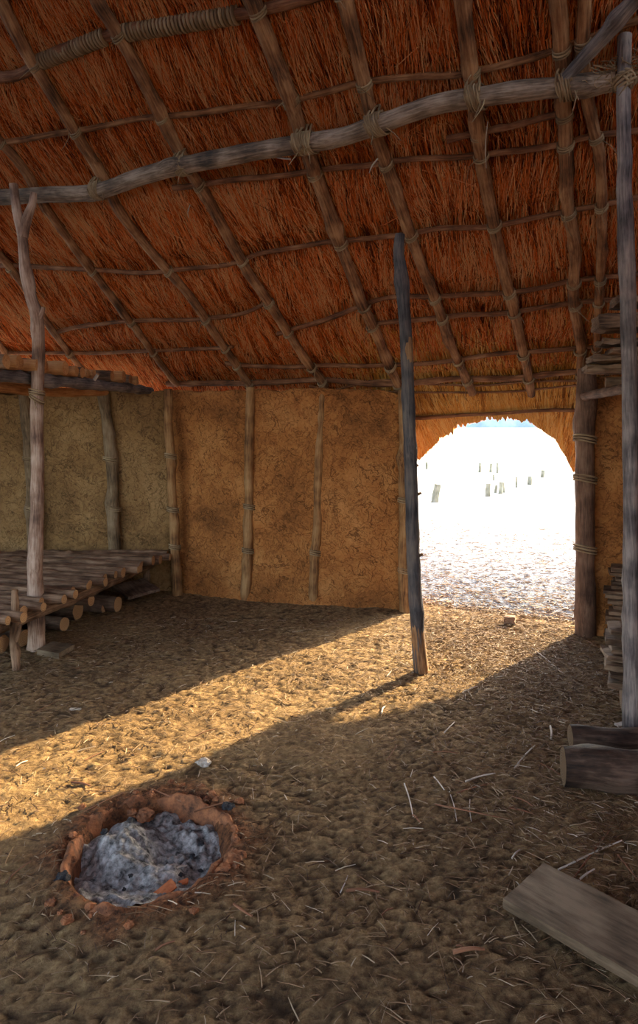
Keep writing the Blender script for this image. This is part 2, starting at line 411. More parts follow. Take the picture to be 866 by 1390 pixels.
# ------------------------------------------------------------------ walls
def wall(name, pts, tops, mat, label, th=.16):
    """uneven mud wall; pts floor points (inner face), tops heights"""
    L = [0]
    for a, b in zip(pts, pts[1:]): L.append(L[-1]+(b-a).length)
    nx = int(L[-1]/.025); nz = 84; vs = []; fs = []
    def at(d):
        k = 0
        while k < len(pts)-2 and L[k+1] < d: k += 1
        t = (d-L[k])/(L[k+1]-L[k]); p = pts[k].lerp(pts[k+1], t); z = tops[k]+(tops[k+1]-tops[k])*t
        dr = (pts[k+1]-pts[k]).normalized(); return p, z, V((-dr.y, dr.x, 0))   # outward when pts run left to right
    for side in (0, 1):
        for j in range(nz+1):
            for i in range(nx+1):
                p, z, nrm = at(L[-1]*i/nx); zz = -.05+(z+.05)*j/nz
                zz += (j/nz)**8*.02*noise.noise(V((i*.12, 3, 0)))*2
                q = V((p.x, p.y, zz))
                if side == 0:
                    d = .022*noise.noise(q*1.7)+.012*noise.noise(q*5)+.006*noise.noise(q*15)+.003*noise.noise(q*40)
                    for zl in (.42, .80, 1.28):   # grooves left by the wattle rails
                        dz = (zz-zl-.03*noise.noise(V((q.x*1.5, zl, 0))))/.012
                        d += .020*math.exp(-dz*dz)*smooth(-.1, .25, noise.noise(V((q.x*1.3, zl*7, 4)))+.1)
                    d -= .05*smooth(.10, 0, zz)+.02*smooth(z-.08, z, zz)
                    q = q+nrm*d
                else: q = q+nrm*th
                vs.append(q)
    n1 = (nz+1)*(nx+1)
    for s in (0, 1):
        for j in range(nz):
            for i in range(nx):
                a = s*n1+j*(nx+1)+i; f = (a, a+1, a+nx+2, a+nx+1); fs.append(f if s == 0 else f[::-1])
    for i in range(nx):
        a = nz*(nx+1)+i; fs.append((a, a+1, n1+a+1, n1+a)); 
    for j in range(nz):
        a = j*(nx+1); fs.append((a, a+nx+1, n1+a+nx+1, n1+a)); b = a+nx; fs.append((b, n1+b, n1+b+nx+1, b+nx+1))
    o = mesh(name, vs, fs, mat); return tag(o, label, 'wall', kind='structure')
A0 = onz(236, 800); A1 = onz(330, 812); A2 = onz(420, 819); A3 = onz(556, 827); B0 = onz(797, 858)
def ztop(px, py, base): return atY(px, py, base.y).z
wall('wall_back', [A0, A1, A2, A3], [ztop(236, 530, A0), ztop(330, 531, A1), ztop(420, 527, A2), ztop(556, 532, A3)], M['mud'], 'orange brown cracked mud wall left of the doorway', .32)
LW = V((-4.6, 6.42, 0))
wall('wall_left', [LW, A0], [1.9, ztop(236, 530, A0)], M['mud_shaded'], 'mud wall behind the pole bench, duller light in its colour')
RW = uv2w(3.3, -.05)
wall('wall_right', [B0, RW], [ztop(795, 512, B0), 1.95], M['mud'], 'dark mud wall right of the doorway')
def plainwall(name, a, b, z, mat, label):
    return wall(name, [a, b], [z, z], mat, label)
plainwall('wall_end_blocker', RW, RW-WN*5.2+WD*.3, 3.4, M['mud'], 'unseen end wall added to darken the right side beyond the stacked boards')  # out of view, added to keep the right side dark
plainwall('wall_side', LW-WN*4.5-WD*.2+V((0, 0, 0)), LW, 3.0, M['mud_shaded'], 'mud wall closing the hut on the left beyond the bench')

wall('wall_front_blocker', [RW-WN*7.0, RW-WN*7.0-WD*3.6], [2.3, 2.3], M['mud'], 'unseen mud wall behind the camera, added to dim the right side')  # unseen partial wall, added to keep fill light off the right side
# wall posts
def wallpost(px0, py0, px1, py1, r, mat, label, lash=()):
    b = onz(px0, py0); b.y -= .08; t = atY(px1, py1, b.y); b.x *= b.y/(b.y+.08)
    # where a bench hides the foot, run the post on down to the earth
    mid = b.lerp(t, .5)+V((random.uniform(-.02, .02), 0, 0))
    o = pole('wall_post', [V((b.x, b.y, -.03)), V((mid.x, b.y+.0, mid.z)), t], (r*1.1, r, r*.95), [M[mat], M['endd']], knots=5, endmat=1, rough=.08, wob=.015)
    tag(o, label, 'post')
    for z in lash:
        f = (z-b.z)/(t.z-b.z); c = b.lerp(t, f)+(V((mid.x, b.y, mid.z))-b.lerp(t, .5))*(4*f*(1-f))
        rope_binding(c, V((0, 0, 1)), r*1.12, o, turns=3, wr=.007, tails=0)
    return o
wallpost(241, 803, 228, 528, .043, 'wallpost', 'wall post in the corner by the far end of the pole bench', (.45, .8, 1.3))
wallpost(333, 810, 339, 526, .043, 'wallpost', 'brown wall post with knots, first to the right of the wall corner', (.45, .85))
wallpost(425, 816, 437, 526, .040, 'wallpost', 'thin wall post half sunk in the orange mud, midway between the corner and doorway', (.46,))
wallpost(550, 826, 548, 530, .050, 'wallpost', 'pale wall post at the left side of the doorway, behind the dark pole', (.35, .95))
def lwpost(px, r, label, m='wallpostg'):
    t = (px[0]-433)/F*6.20; b = V((t, 6.22, -.03))
    tp = atY(px[1], 528, 6.22)
    o = pole('wall_post', [b, b.lerp(tp, .5)+V((.03, 0, 0)), tp], (r*1.1, r, r), [M[m], M['endd']], knots=5, endmat=1, rough=.1, wob=.02)
    rope_binding(b.lerp(tp, .42)+V((.029, 0, 0)), V((0, 0, 1)), r*1.1, o, turns=3, wr=.006, tails=0); rope_binding(b.lerp(tp, .66)+V((.027, 0, 0)), V((0, 0, 1)), r*1.1, o, turns=3, wr=.006, tails=0)
    return tag(o, label, 'post')
lwpost((153, 139), .055, 'grey wall post in the mud wall above the middle of the bench')
lwpost((38, 32), .055, 'grey wall post in the mud wall, seen just left of the forked pole')
# right door post
jb = V((B0.x-.03, B0.y-.05, -.03)); jt = atY(796, 510, jb.y)
jo = pole('door_post', [jb, atY(794, 700, jb.y), atY(794, 600, jb.y), jt+V((0, 0, .05))], (.078, .07, .068, .07), [M['jamb'], M['endd']], knots=4, endmat=1, rough=.07)
tag(jo, 'thick dark post on the right side of the doorway', 'post')
for z in (596, 650, 745): rope_binding(atY(794, z, jb.y), V((0, 0, 1)), .076, jo, turns=3, wr=.008, tails=0)
j2 = pole('door_post', [jb+V((.15, .10, 0)), jb+V((.14, .10, 1)), jb+V((.13, .10, 2.0))], (.05, .045, .045), [M['jamb'], M['endd']], knots=3, endmat=1)
tag(j2, 'second thinner post wedged between the thick dark door post and the right wall', 'post')

# ------------------------------------------------------------------ roof: battens, thatch, rafters, beam
batpx = [
 ('straw wrapped batten nearest the top left of the roof', 'big', [(-60, 118), (0, 101), (40, 90), (75, 68), (150, 42), (240, 22), (330, 12), (430, -12), (520, -35)]),
 ('slim batten crossing above the long beam, ending at the top right corner', 'r', [(-60, 196), (0, 188), (100, 171), (220, 151), (300, 141), (380, 131), (433, 120), (500, 103), (565, 96), (620, 93), (690, 78), (745, 63), (800, 44), (866, 20), (920, 0)]),
 ('short twisted straw wrapped batten right of the middle, between beam and next batten', 'n', [(610, 181), (650, 172), (700, 162), (750, 149), (775, 143)]),
 ('batten just below the long beam', 'n', [(240, 247), (300, 238), (360, 232), (420, 226), (500, 216), (560, 208), (640, 203), (700, 196), (760, 187), (800, 177), (866, 166), (920, 155)]),
 ('batten under the beam, its dark line dipping at the left of the roof', 'n', [(-60, 356), (45, 355), (120, 359), (200, 361), (310, 353), (360, 336), (440, 322), (550, 311), (600, 301), (660, 297), (740, 284), (800, 272), (866, 258), (920, 248)]),
 ('thin pale batten running from the third rafter to the right edge', 'n', [(380, 446), (430, 432), (480, 411), (530, 397), (600, 394), (680, 388), (740, 380), (780, 372), (866, 363), (920, 357)]),
 ('batten with dark straw line, left half of the roof', 'n', [(80, 444), (130, 434), (190, 428), (270, 426), (330, 418), (360, 406), (372, 400)]),
 ('batten running from the fourth rafter to the stacked boards', 'n', [(500, 433), (560, 427), (620, 420), (690, 415), (780, 402), (866, 396), (920, 390)]),
 ('low batten, fourth line above the mud wall', 'n', [(-60, 474), (20, 473), (120, 472), (210, 470), (280, 466), (320, 463)]),
 ('batten second above the wall top', 'n', [(310, 486), (370, 490), (440, 489), (510, 488), (570, 486), (640, 477), (700, 471), (790, 464), (860, 458)]),
 ('lowest batten inside, just above the mud wall', 'big2', [(230, 514), (300, 513), (360, 512), (430, 508), (500, 512), (560, 511), (640, 506), (700, 505), (750, 500), (800, 496)]),
]
BAT = []; batobjs = []
for i, (lab, kind, pts) in enumerate(batpx):
    off = .055
    q = [us(x, y, off) for x, y in pts]
    q.sort(); BAT.append((np.array([a for a, b in q]), np.array([b for a, b in q]), .055 if kind in ('n', 'big2') else .03))
    r = {'big': .030, 'r': .019, 'n': .018, 'big2': .026}[kind]
    o = pole('roof_batten', [roof(a, b, -.010) for a, b in q], (r*1.15, r, r, r*.9), [M['batten'] if kind != 'r' else M['rafter'], M['endd']], knots=6, rough=.12, wob=.014, n=60, seg=8)
    tag(o, lab, 'batten'); batobjs.append(o)
    if kind == 'big':   # straw rope wound round it
        tb = TB()
        for (x0, x1) in ((60, 150), (165, 330)):
            a = us(x0, np.interp(x0, [p[0] for p in pts], [p[1] for p in pts]), off); b = us(x1, np.interp(x1, [p[0] for p in pts], [p[1] for p in pts]), off)
            c0, c1 = roof(a[0], a[1], -.010), roof(b[0], b[1], -.010); L = (c1-c0).length; tn = L/.024
            pl = []
            ax = (c1-c0).normalized(); uu = ax.cross(V((0, 0, 1))).normalized(); ww = ax.cross(uu)
            for k in range(int(tn*10)):
                th = 2*math.pi*k/10; pl.append(c0.lerp(c1, k/(tn*10))+(uu*math.cos(th)+ww*math.sin(th))*.038)
            tb.tube(pl, .011, seg=5, n=len(pl), rough=.2)
        tb.build('rope_wrapping', [M['rope']], o)['label'] = 'straw rope wound round the batten'
# arch cut in the eave above the doorway
arch = [us(x, y) for x, y in [(560, 632), (572, 624), (585, 612), (600, 597), (620, 584), (640, 576), (665, 571), (690, 570), (715, 573), (740, 588), (755, 602), (768, 622), (778, 642)]] + [(1.48, -1.25), (1.88, -1.54), (4.5, -1.54)]
print('ARCH', [(round(a, 2), round(b, 2)) for a, b in arch])
DOOR = (arch[0][0], 1.5)
au = np.array([a for a, b in arch]); as_ = np.array([b for a, b in arch])
def s_eave(u):
    u = np.asarray(u); return np.where(u > au[0], np.interp(u, au, as_)+np.where(u < 1.3, .03, 0), -1.15)
def sag(u, s):
    """how far the thatch bulges inwards from the plane of the battens (metres)"""
    u = np.asarray(u, float); s = np.asarray(s, float); g = np.ones_like(s)
    for bu_, bs, w in BAT:
        inside = (u > bu_[0]-.05) & (u < bu_[-1]+.05)
        d = s-np.interp(u, bu_, bs)
        k = np.where(d > 0, np.exp(-(d/(w*1.15))**2), np.exp(-(d/(w*.55))**2))
        g = np.where(inside, np.minimum(g, 1-k), g)
    return g*.092
ceil_parent = None
gu = np.arange(-6.2, 3.9, .05); ns = 120; vs = []; ax = []
SR = 4.6
for layer in (0, 1):
    for j in range(ns+1):
        for u in gu:
            s0 = -.3 if DOOR[0]-.1 < u < DOOR[1]+.1 else float(s_eave(u))+.1; s = s0+(SR-s0)*j/ns
            if layer == 0: off = .10-float(sag(u, s))+.012*noise.noise(V((u*5, s*5, 0)))
            else: off = .34
            vs.append(roof(u, s, off)); ax.append((u, s, 0))
nu = len(gu); n1 = nu*(ns+1); fs = []
for j in range(ns):
    for i in range(nu-1):
        a = j*nu+i; fs.append((a, a+nu, a+nu+1, a+1)); fs.append((n1+a, n1+a+1, n1+a+nu+1, n1+a+nu))
for i in range(nu-1): fs.append((i, i+1, n1+i+1, n1+i)); a = ns*nu+i; fs.append((a, n1+a, n1+a+1, a+1))
for j in range(ns): a = j*nu; fs.append((a, n1+a, n1+a+nu, a+nu)); b = a+nu-1; fs.append((b, b+nu, n1+b+nu, n1+b))
ce = mesh('ceiling', vs, fs, M['mass'], None, ax); tag(ce, 'sloping underside of the thatched roof', 'ceiling', kind='structure')
# unseen other slope over the camera; length and ridge gap shaped to limit light
RU = [roof(u, SR, .1) for u in (-6.2, 3.9)]
vs = []; fs = []
S2 = V((-WN.x*math.cos(PITCH), -WN.y*math.cos(PITCH), -math.sin(PITCH)))
BACKLEN = 3.4
for off in (0, .22):
    for j in range(9):
        for i in range(25): vs.append(RU[0].lerp(RU[1], i/24)+S2*(.45+BACKLEN*j/8)+V((0, 0, off+.02*noise.noise(V((i, j, 0))))))
for j in range(8):
    for i in range(24): a = j*25+i; fs.append((a, a+1, a+26, a+25)); fs.append((225+a, 225+a+25, 225+a+26, 225+a+1))
for i in range(24): fs.append((200+i, 201+i, 426+i, 425+i))
tag(mesh('ceiling', vs, fs, M['mass']), 'unseen far slope of the thatched roof, shaped to limit light from behind', 'ceiling', kind='structure')

# straws
def strands(nn, ulo, uhi, slo, shi, eave=False, cap=0):
    u = rng.uniform(ulo, uhi, nn); s = rng.uniform(slo, shi, nn)
    L = rng.uniform(.12, .34, nn)
    ang = np.array([.16*noise.noise(V((a*.8, b*.8, 5)))+.30*noise.noise(V((a*2.6, b*2.6, 2)))+.22*noise.noise(V((a*7, b*7, 2))) for a, b in zip(u, s)])+rng.normal(0, .10, nn)
    ang -= .04
    wild = rng.random(nn) < .02; ang = np.where(wild, rng.uniform(-1.2, 1.2, nn), ang)
    du = np.sin(ang)*L; ds = -np.cos(ang)*L
    o1 = .10-sag(u, s)-rng.uniform(0, .022, nn); 
    um, sm = u+du*.5+rng.normal(0, .006, nn), s+ds*.5; ue, se = u+du*1.0+rng.normal(0, .012, nn), s+ds
    om = .10-sag(um, sm)-rng.uniform(-.002, .026, nn); oe = .10-sag(ue, se)-rng.uniform(-.004, .030, nn)
    oe = np.where(wild, oe-.03*rng.random(nn), oe)
    if eave:
        fr = rng.random(nn) < .45
        ue = rng.uniform(ulo, uhi, nn)
        raw = np.array([noise.noise(V((q*11, 1, 1)))+.8*noise.noise(V((q*45, 1, 5))) for q in ue])*.10
        se = np.where(fr, s_eave(ue)+raw+rng.exponential(.035, nn)-.02, s)
        se = np.where(se < s_eave(ue)-.01, s_eave(ue)+raw+.02, se)
        ang2 = rng.normal(0, .10, nn)+.12*np.sin(ue*9); u = ue-np.sin(ang2)*L; s = se+np.cos(ang2)*L; um = (u+ue)/2+rng.normal(0, .005, nn); sm = (s+se)/2
        keep = (ue > au[0]-.30) & (ue < DOOR[1]+.35) & (s < .75)
        dep = rng.uniform(0, 1, nn)**2*.20; o1 = .085-sag(u, s)+dep*.8; om = .085-sag(um, sm)+dep*.9; oe = .080-sag(ue, se)+dep
        u, s, um, sm, ue, se, o1, om, oe = [x[keep] for x in (u, s, um, sm, ue, se, o1, om, oe)]
    else:
        # keep what can be seen from about the camera
        keep = (s > -.25) & ~((se < .02) & (u > DOOR[0]-.1) & (u < DOOR[1]))
        P = np.array(RO)[None]+np.outer(u, np.array(WD))+np.outer(s, np.array(SL)); 
        keep &= (P[:, 1] > 1.0) & (abs(P[:, 0]) < P[:, 1]*.62+.5) & ((P[:, 2]-1.6) < P[:, 1]*.95+.2)
        u, s, um, sm, ue, se, o1, om, oe = [x[keep] for x in (u, s, um, sm, ue, se, o1, om, oe)]
    def W(u, s, o): return np.array(RO)[None]+np.outer(u, np.array(WD))+np.outer(s, np.array(SL))+np.outer(o, np.array(RN))
    n = len(u)
    P0 = W(u, s, o1)
    R = rng.uniform(.0012, .0036, n)*(.75+.25*np.clip(P0[:, 1]/3.5, .6, 1.8))
    if eave: R = R*1.5
    cl = np.array([noise.noise(V((a*14, b*2.2, 11)))+.6*noise.noise(V((a*38, b*5, 3))) for a, b in zip(u, s)])
    tone = np.clip(rng.normal(.42, .26 if eave else .20, n)+.38*cl+(.10 if eave else 0), 0, 1)
    return P0, W(um, sm, om), W(ue, se, oe), R, tone
a = strands(135000, -5.2, 2.6, -.3, 4.4)
so = prisms('thatch_straw', a[0], a[1], a[2], a[3], 'straw', a[4], ce); so['kind'] = 'stuff'; so['label'] = 'orange brown reed straws'
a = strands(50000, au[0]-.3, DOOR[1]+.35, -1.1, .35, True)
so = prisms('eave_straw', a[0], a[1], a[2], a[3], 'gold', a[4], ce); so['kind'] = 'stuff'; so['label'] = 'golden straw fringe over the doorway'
# outer ragged fringe sticks in the doorway
for lab, pts, r, off in [('brown pole lashed under the straw fringe across the doorway arch', [(556, 568), (600, 566), (640, 563), (690, 560), (740, 557), (790, 558)], .015, -.035),
                         ('upper of two thin sticks over the doorway', [(440, 533), (480, 522), (520, 516), (560, 521), (640, 523), (700, 519), (790, 516)], .010, -.01),
                         ('lower of two thin sticks over the doorway', [(420, 524), (470, 531), (530, 532), (600, 533), (680, 532), (740, 527), (790, 523)], .010, -.01)]:
    o = pole('lintel_stick', [onroof(x, y, off) for x, y in pts], (r*1.2, r, r*.9), [M['batten'], M['endd']], knots=5, rough=.15, wob=.01, n=50, seg=7); tag(o, lab, 'stick')

# rafters
raf = [
 ('short rafter at the far left edge, its foot behind the pole shelf', [(-60, 395), (-20, 440), (14, 492), (30, 515)], .030),
 ('rafter passing behind the forked pole down to the pole shelf', [(-70, 270), (0, 347), (30, 385), (62, 435), (92, 478), (122, 514)], .032),
 ('rafter reaching the wall corner above the bench, leftmost of those tied to the beam', [(-50, 140), (0, 193), (35, 232), (62, 280), (110, 348), (165, 420), (205, 475), (240, 522)], .032),
 ('rafter crossing the left end of the beam and ending above the wall corner post', [(-25, -60), (0, 0), (32, 62), (102, 178), (140, 243), (165, 290), (215, 353), (258, 402), (300, 465), (342, 527)], .036),
 ('rafter tied to the beam above the left quarter of the orange wall', [(105, -60), (132, 0), (160, 45), (200, 120), (245, 210), (285, 275), (320, 340), (370, 420), (410, 480), (442, 525)], .038),
 ('rafter with thick rope knot at the middle of the beam, foot beside the dark pole', [(325, -60), (345, 0), (372, 75), (400, 150), (420, 215), (452, 300), (485, 395), (515, 465), (542, 524)], .042),
 ('rafter ending in a point over the left half of the doorway', [(450, -60), (467, 0), (490, 95), (510, 180), (535, 255), (560, 325), (590, 405), (618, 480), (642, 535)], .036),
 ('rafter ending over the middle of the doorway', [(615, -60), (627, 0), (638, 80), (646, 150), (655, 230), (670, 300), (688, 385), (706, 460), (722, 535)], .036),
 ('stout rafter running down to the right door post', [(750, -60), (758, 0), (764, 90), (768, 200), (772, 290), (780, 340), (779, 400), (787, 460), (790, 515)], .036),
 ('crooked rightmost rafter beside the tall grey pole', [(790, -60), (793, 0), (790, 90), (805, 165), (815, 215), (817, 300), (815, 380), (811, 440), (810, 480)], .028),
]
beampx = [(-70, 277), (0, 268), (60, 264), (130, 260), (190, 240), (245, 226), (310, 212), (400, 197), (455, 188), (510, 170), (590, 143), (660, 130), (740, 122), (835, 110)]
BO = -.125
beam_pts = [onroof(x, y, BO) for x, y in beampx]
beam = pole('roof_beam', beam_pts, (.054, .054, .052, .054, .05, .05, .046), [M['beam'], M['endd']], knots=9, endmat=1, rough=.05, n=110, seg=14, wob=.01)
tag(beam, 'long curved pole beam running under the rafters from the forked pole to the tall grey pole', 'beam')
RAF = []
for lab, pts, r in raf:
    P = [onroof(x, y, -.034) for x, y in pts]
    o = pole('roof_rafter', P, (r*1.1, r*1.05, r, r*.9), [M['rafter'], M['endd']], knots=9, rough=.09, n=80, seg=11, wob=.012, endmat=1)
    tag(o, lab, 'rafter'); RAF.append((o, P, r, pts))
    # split-bark knots where the battens are tied on
    cnt = 0
    for (bu_, bs, w) in BAT:
        for k in range(len(P)-1):
            a0 = P[k]-RO; a1 = P[k+1]-RO
            u0, s0, u1, s1 = a0.dot(WD), a0.dot(SL), a1.dot(WD), a1.dot(SL)
            if min(u0, u1) < bu_[0] or max(u0, u1) > bu_[-1]: continue
            f0 = s0-np.interp(u0, bu_, bs); f1 = s1-np.interp(u1, bu_, bs)
            if f0*f1 < 0:
                t = f0/(f0-f1); c = P[k].lerp(P[k+1], t)
                rope_binding(c, P[k+1]-P[k], r*1.08, o, turns=random.choice((2, 3, 3)), wr=.0055, tails=random.choice((0, 1, 1)))
# beam bindings
bx = [p[0] for p in beampx]; by = [p[1] for p in beampx]
for x, big in ((133, 1), (247, 1.0), (413, 1.7), (511, 1.4), (645, 1.2), (768, 1.0)):
    y = float(np.interp(x, bx, by)); c = onroof(x, y, BO); c2 = onroof(x+4, y-8, BO)
    ax1 = (onroof(x+20, float(np.interp(x+20, bx, by)), BO)-onroof(x-20, float(np.interp(x-20, bx, by)), BO))
    rope_binding(c, ax1, .056, beam, turns=5*big, wr=.0065, tails=2 if big < 1.5 else 4, mat='rope')
    # diagonal wraps that hold the rafter
    for k in range(int(2*big)+1):
        pts = []
        ax = ax1.normalized(); dd = (RN*1.0)
        for q in range(17):
            th = 2*math.pi*q/16; e = SL*(.062*math.cos(th)) + RN*(.045+.105*math.sin(th)) + ax*(.03*math.cos(th+.6)*(1 if k % 2 else -1)+(k-1)*.013)
            pts.append(c+e)
        pole('rope_loop', pts, .0065, [M['rope']], beam, seg=5, n=22, rough=.15)
# hanging bast strips from the beam
for x0, y0, x1, y1 in ((513, 215, 501, 235), (662, 165, 660, 228), (258, 278, 256, 296), (395, 216, 375, 214)):
    tp = pole('bast_strip', [onroof(x0, y0, -.12), onroof((x0+x1)/2-2, (y0+y1)/2, -.13), onroof(x1, y1, -.13)], (.006, .007, .003), [M['twine']], beam, seg=5, flat=.4, n=8)
# diagonal brace and stub at the beam's right end
o = pole('brace_pole', [onroof(762, 112, -.12), onroof(790, 82, -.12), onroof(830, 38, -.12), onroof(872, -12, -.12), onroof(920, -60, -.12)], (.026, .034, .036, .038, .036), [M['greypole'], M['endd']], knots=4, rough=.07, seg=12, n=40)
tag(o, 'grey brace pole slanting up from the right end of the beam to the top corner', 'pole')

# tie straw tangle on the right end
def tangle(name, c, n, rad, parent, squash=.6):
    tb = TB()
    for _ in range(n):
        p = c+V((random.gauss(0, rad), random.gauss(0, rad*.6), random.gauss(0, rad*squash)))
        d = V((random.uniform(-1, 1), random.uniform(-.6, .6), random.uniform(-.8, .5))).normalized()*random.uniform(.04, .11)
        tb.tube([p-d*.5, p+V((random.gauss(0, .012), random.gauss(0, .012), random.gauss(0, .012))), p+d*.5], (.0025, .0018), seg=4, n=5, rough=.1)
    return tb.build(name, [M['rope']], parent)

# ------------------------------------------------------------------ standing poles
def standing(name, px, rads, mats, label, Y, knots=6, extra=0):
    P = [atY(x, y, Y) for x, y in px]; P[0].z = -.04
    o = pole(name, P, rads, mats, knots=knots, endmat=1, rough=.07, n=90, seg=14)
    return tag(o, label, 'pole'), P
fb = onz(50, 880)
left, LP = standing('forked_pole', [(50, 885), (48, 790), (50, 700), (51, 640), (50, 560), (52, 470), (50, 430), (41, 400), (34, 363), (31, 325), (25, 298), (18, 250)], (.062, .055, .05, .046, .044, .043, .043, .042, .041, .038, .03, .028), [M['redpole'], M['endg']], 'tall peeled forked pole standing at the front of the bench', fb.y, 7)
br = pole('fork_branch', [atY(31, 322, fb.y), atY(35, 300, fb.y), atY(44, 277, fb.y), atY(46, 262, fb.y)], (.034, .032, .027, .022), [M['redpole'], M['endg']], left, seg=12, endmat=1)
kn = pole('branch_stub', [atY(52, 437, fb.y), atY(57, 425, fb.y-.02), atY(59, 417, fb.y-.03)], (.025, .018, .012), [M['redpole'], M['endg']], left, seg=9, endmat=1)
rope_binding(atY(50, 533, fb.y), V((0, 0, 1)), .046, left, turns=3, wr=.006, tails=1); rope_binding(atY(50, 542, fb.y), V((.4, 0, 1)), .048, left, turns=2, wr=.006, tails=0)
mb = onz(572, 912)
mid, MP = standing('support_pole', [(572, 914), (568, 870), (563, 800), (560, 720), (558, 650), (555, 560), (552, 480), (549, 430), (546, 380), (541, 345), (543, 318)], (.045, .043, .042, .042, .043, .041, .04, .038, .038, .041, .03), [M['darkpole'], M['endd']], 'dark sooty pole standing free beside the doorway', mb.y, 6)
tb = TB(); pa = [atY(554, 493, mb.y-.006), atY(553, 475, mb.y-.007), atY(552, 458, mb.y-.007)]
tb.tube(pa, (.030, .036, .030), seg=10, n=10, rough=.03); tb.build('bare_patch', [M['stripped']], mid)['label'] = 'patch of bare brown wood where bark is missing'
lw = TB(); lw.tube([atY(572.5, 912, mb.y-.003), atY(568.5, 872, mb.y-.003), atY(565, 835, mb.y-.002)], (.0455, .0435, .041), seg=12, n=14, rough=.04)
lw.build('bare_foot', [M['stripped']], mid)['label'] = 'brown barkless foot of the pole'
for x, y in ((566, 632), (570, 670), (572, 753)):
    pole('branch_stub', [atY(x-6, y+2, mb.y), atY(x, y, mb.y-.01), atY(x+2, y-1, mb.y-.012)], (.014, .011, .008), [M['stripped'], M['endg']], mid, seg=7, endmat=1, n=5)
rb = onz(858, 1000)
right, RP = standing('tall_post', [(858, 1003), (858, 900), (857, 800), (856, 680), (855, 560), (853, 430), (850, 330), (847, 250), (848, 215), (846, 150), (847, 90), (848, 48)], (.048, .046, .04, .038, .036, .036, .035, .035, .040, .033, .032, .031), [M['greypole'], M['endd']], 'tall grey post at the right edge carrying the beam end', rb.y, 6)
for sgn in (1, -1):
    rope_binding(atY(848, 110, rb.y), V((sgn*.9, 0, 1.2)), .040, right, turns=3, wr=.0075, tails=1, mat='rope')
tg = tangle('straw_tie', onroof(826, 108, -.12)+V((0, -.02, 0)), 90, .045, beam); 
tangle('straw_tie', onroof(864, 88, -.10), 70, .05, beam)

# ------------------------------------------------------------------ left bench of poles
def child_pole(name, pts, rad, mats, par, **k):
    o = pole(name, pts, rad, mats, None, **k); adopt(o, par); return o
BZ = .40
e0 = onz(226, 748, BZ); e1 = onz(32, 822, BZ); e2 = e1+(e1-e0)*.28     # front edge of the bench
bench = empty('pole_bench', (e1.x, e1.y, 0)); tag(bench, 'low bench of rough poles laid side by side along the left wall', 'bench')
nsl = 24
for i in range(nsl):
    t = i/(nsl-1); c = e0.lerp(e2, t); r = random.uniform(.034, .050)*(1 if i % 4 else .8)
    x = random.uniform(-.03, .09); dirn = V((-1, .10+.16*t, 0)).normalized()
    L = 1.75 if c.y < 6 else 1.4
    st = c-dirn*x; en = c+dirn*L
    ymax = 6.12
    if en.y > ymax: en.y = ymax+random.uniform(-.02, .02)
    st.z = BZ-r+random.uniform(-.004, .012); en.z = BZ-r+random.uniform(-.01, .02)
    m_ = [M['bench'], M['endg']]
    child_pole('bench_slat', [st, st.lerp(en, .35)+V((0, random.uniform(-.015, .015), random.uniform(0, .012))), st.lerp(en, .7)+V((0, random.uniform(-.015, .015), 0)), en], (r*.9, r, r*1.05, r), m_, bench, knots=5, rough=.10, endmat=1, n=30, seg=10)
f0 = e0+V((-.14, 0, -.12)); f1 = e2+V((-.10, 0, -.12))
child_pole('bench_rail', [f0, f0.lerp(f1, .5)+V((.02, 0, 0)), f1], (.04, .045, .042), [M['bench'], M['endg']], bench, knots=5, endmat=1, seg=11)
child_pole('bench_rail', [f0+V((-1.25, 0, .02)), f1+V((-1.5, .1, .02))], (.04, .045), [M['bench'], M['endg']], bench, knots=5, endmat=1, seg=11)
lg = onz(23, 907)
child_pole('bench_leg', [V((lg.x, lg.y, -.03)), V((lg.x-.015, lg.y, .18)), atY(20, 838, lg.y), atY(20, 800, lg.y)], (.026, .025, .023, .020), [M['bench'], M['endg']], bench, knots=3, endmat=1, n=24)
child_pole('bench_leg', [atY(22, 870, lg.y-.0), atY(26, 858, lg.y-.02), atY(28, 846, lg.y-.02)], (.014, .012, .008), [M['bench'], M['endg']], bench, endmat=1, n=6)
lg = onz(201, 797)
child_pole('bench_leg', [V((lg.x, lg.y-.05, -.03)), atY(201, 756, lg.y-.05)], (.045, .04), [M['bench'], M['endg']], bench, knots=2, endmat=1, n=10)

# firewood under the bench
wood = [ # end px, radius, height of centre above earth (None = lying), length, label
 (88, 847, .052, None, 'round cut log lying under the bench right of the forked pole foot'),
 (106, 829, .075, None, 'thick grey log under the bench, behind the small cut log by the forked pole'),
 (124, 815, .045, .20, 'thin log lying on top of the thick grey log under the bench'),
 (141, 826, .038, None, 'thin bent log on the ground in the middle under the bench'),
 (160, 820, .066, None, 'log with pale cut end below the leaning slab under the bench'),
 (97, 804, .052, .27, 'round log end tucked up under the bench slats beside the forked pole'),
 (120, 797, .040, .30, 'small log end high under the bench slats, middle of the row'),
 (141, 787, .05, .27, 'dark log high under the bench, behind the small log ends'),
 (177, 777, .050, .27, 'round log end high under the far end of the bench'),
 (10, 846, .058, .24, 'upper pale round log end at the far left under the bench'),
 (4, 874, .062, None, 'lower pale round log end at the far left under the bench'),
 (33, 866, .060, None, 'brown log end on the ground between the bench leg and forked pole'),
]
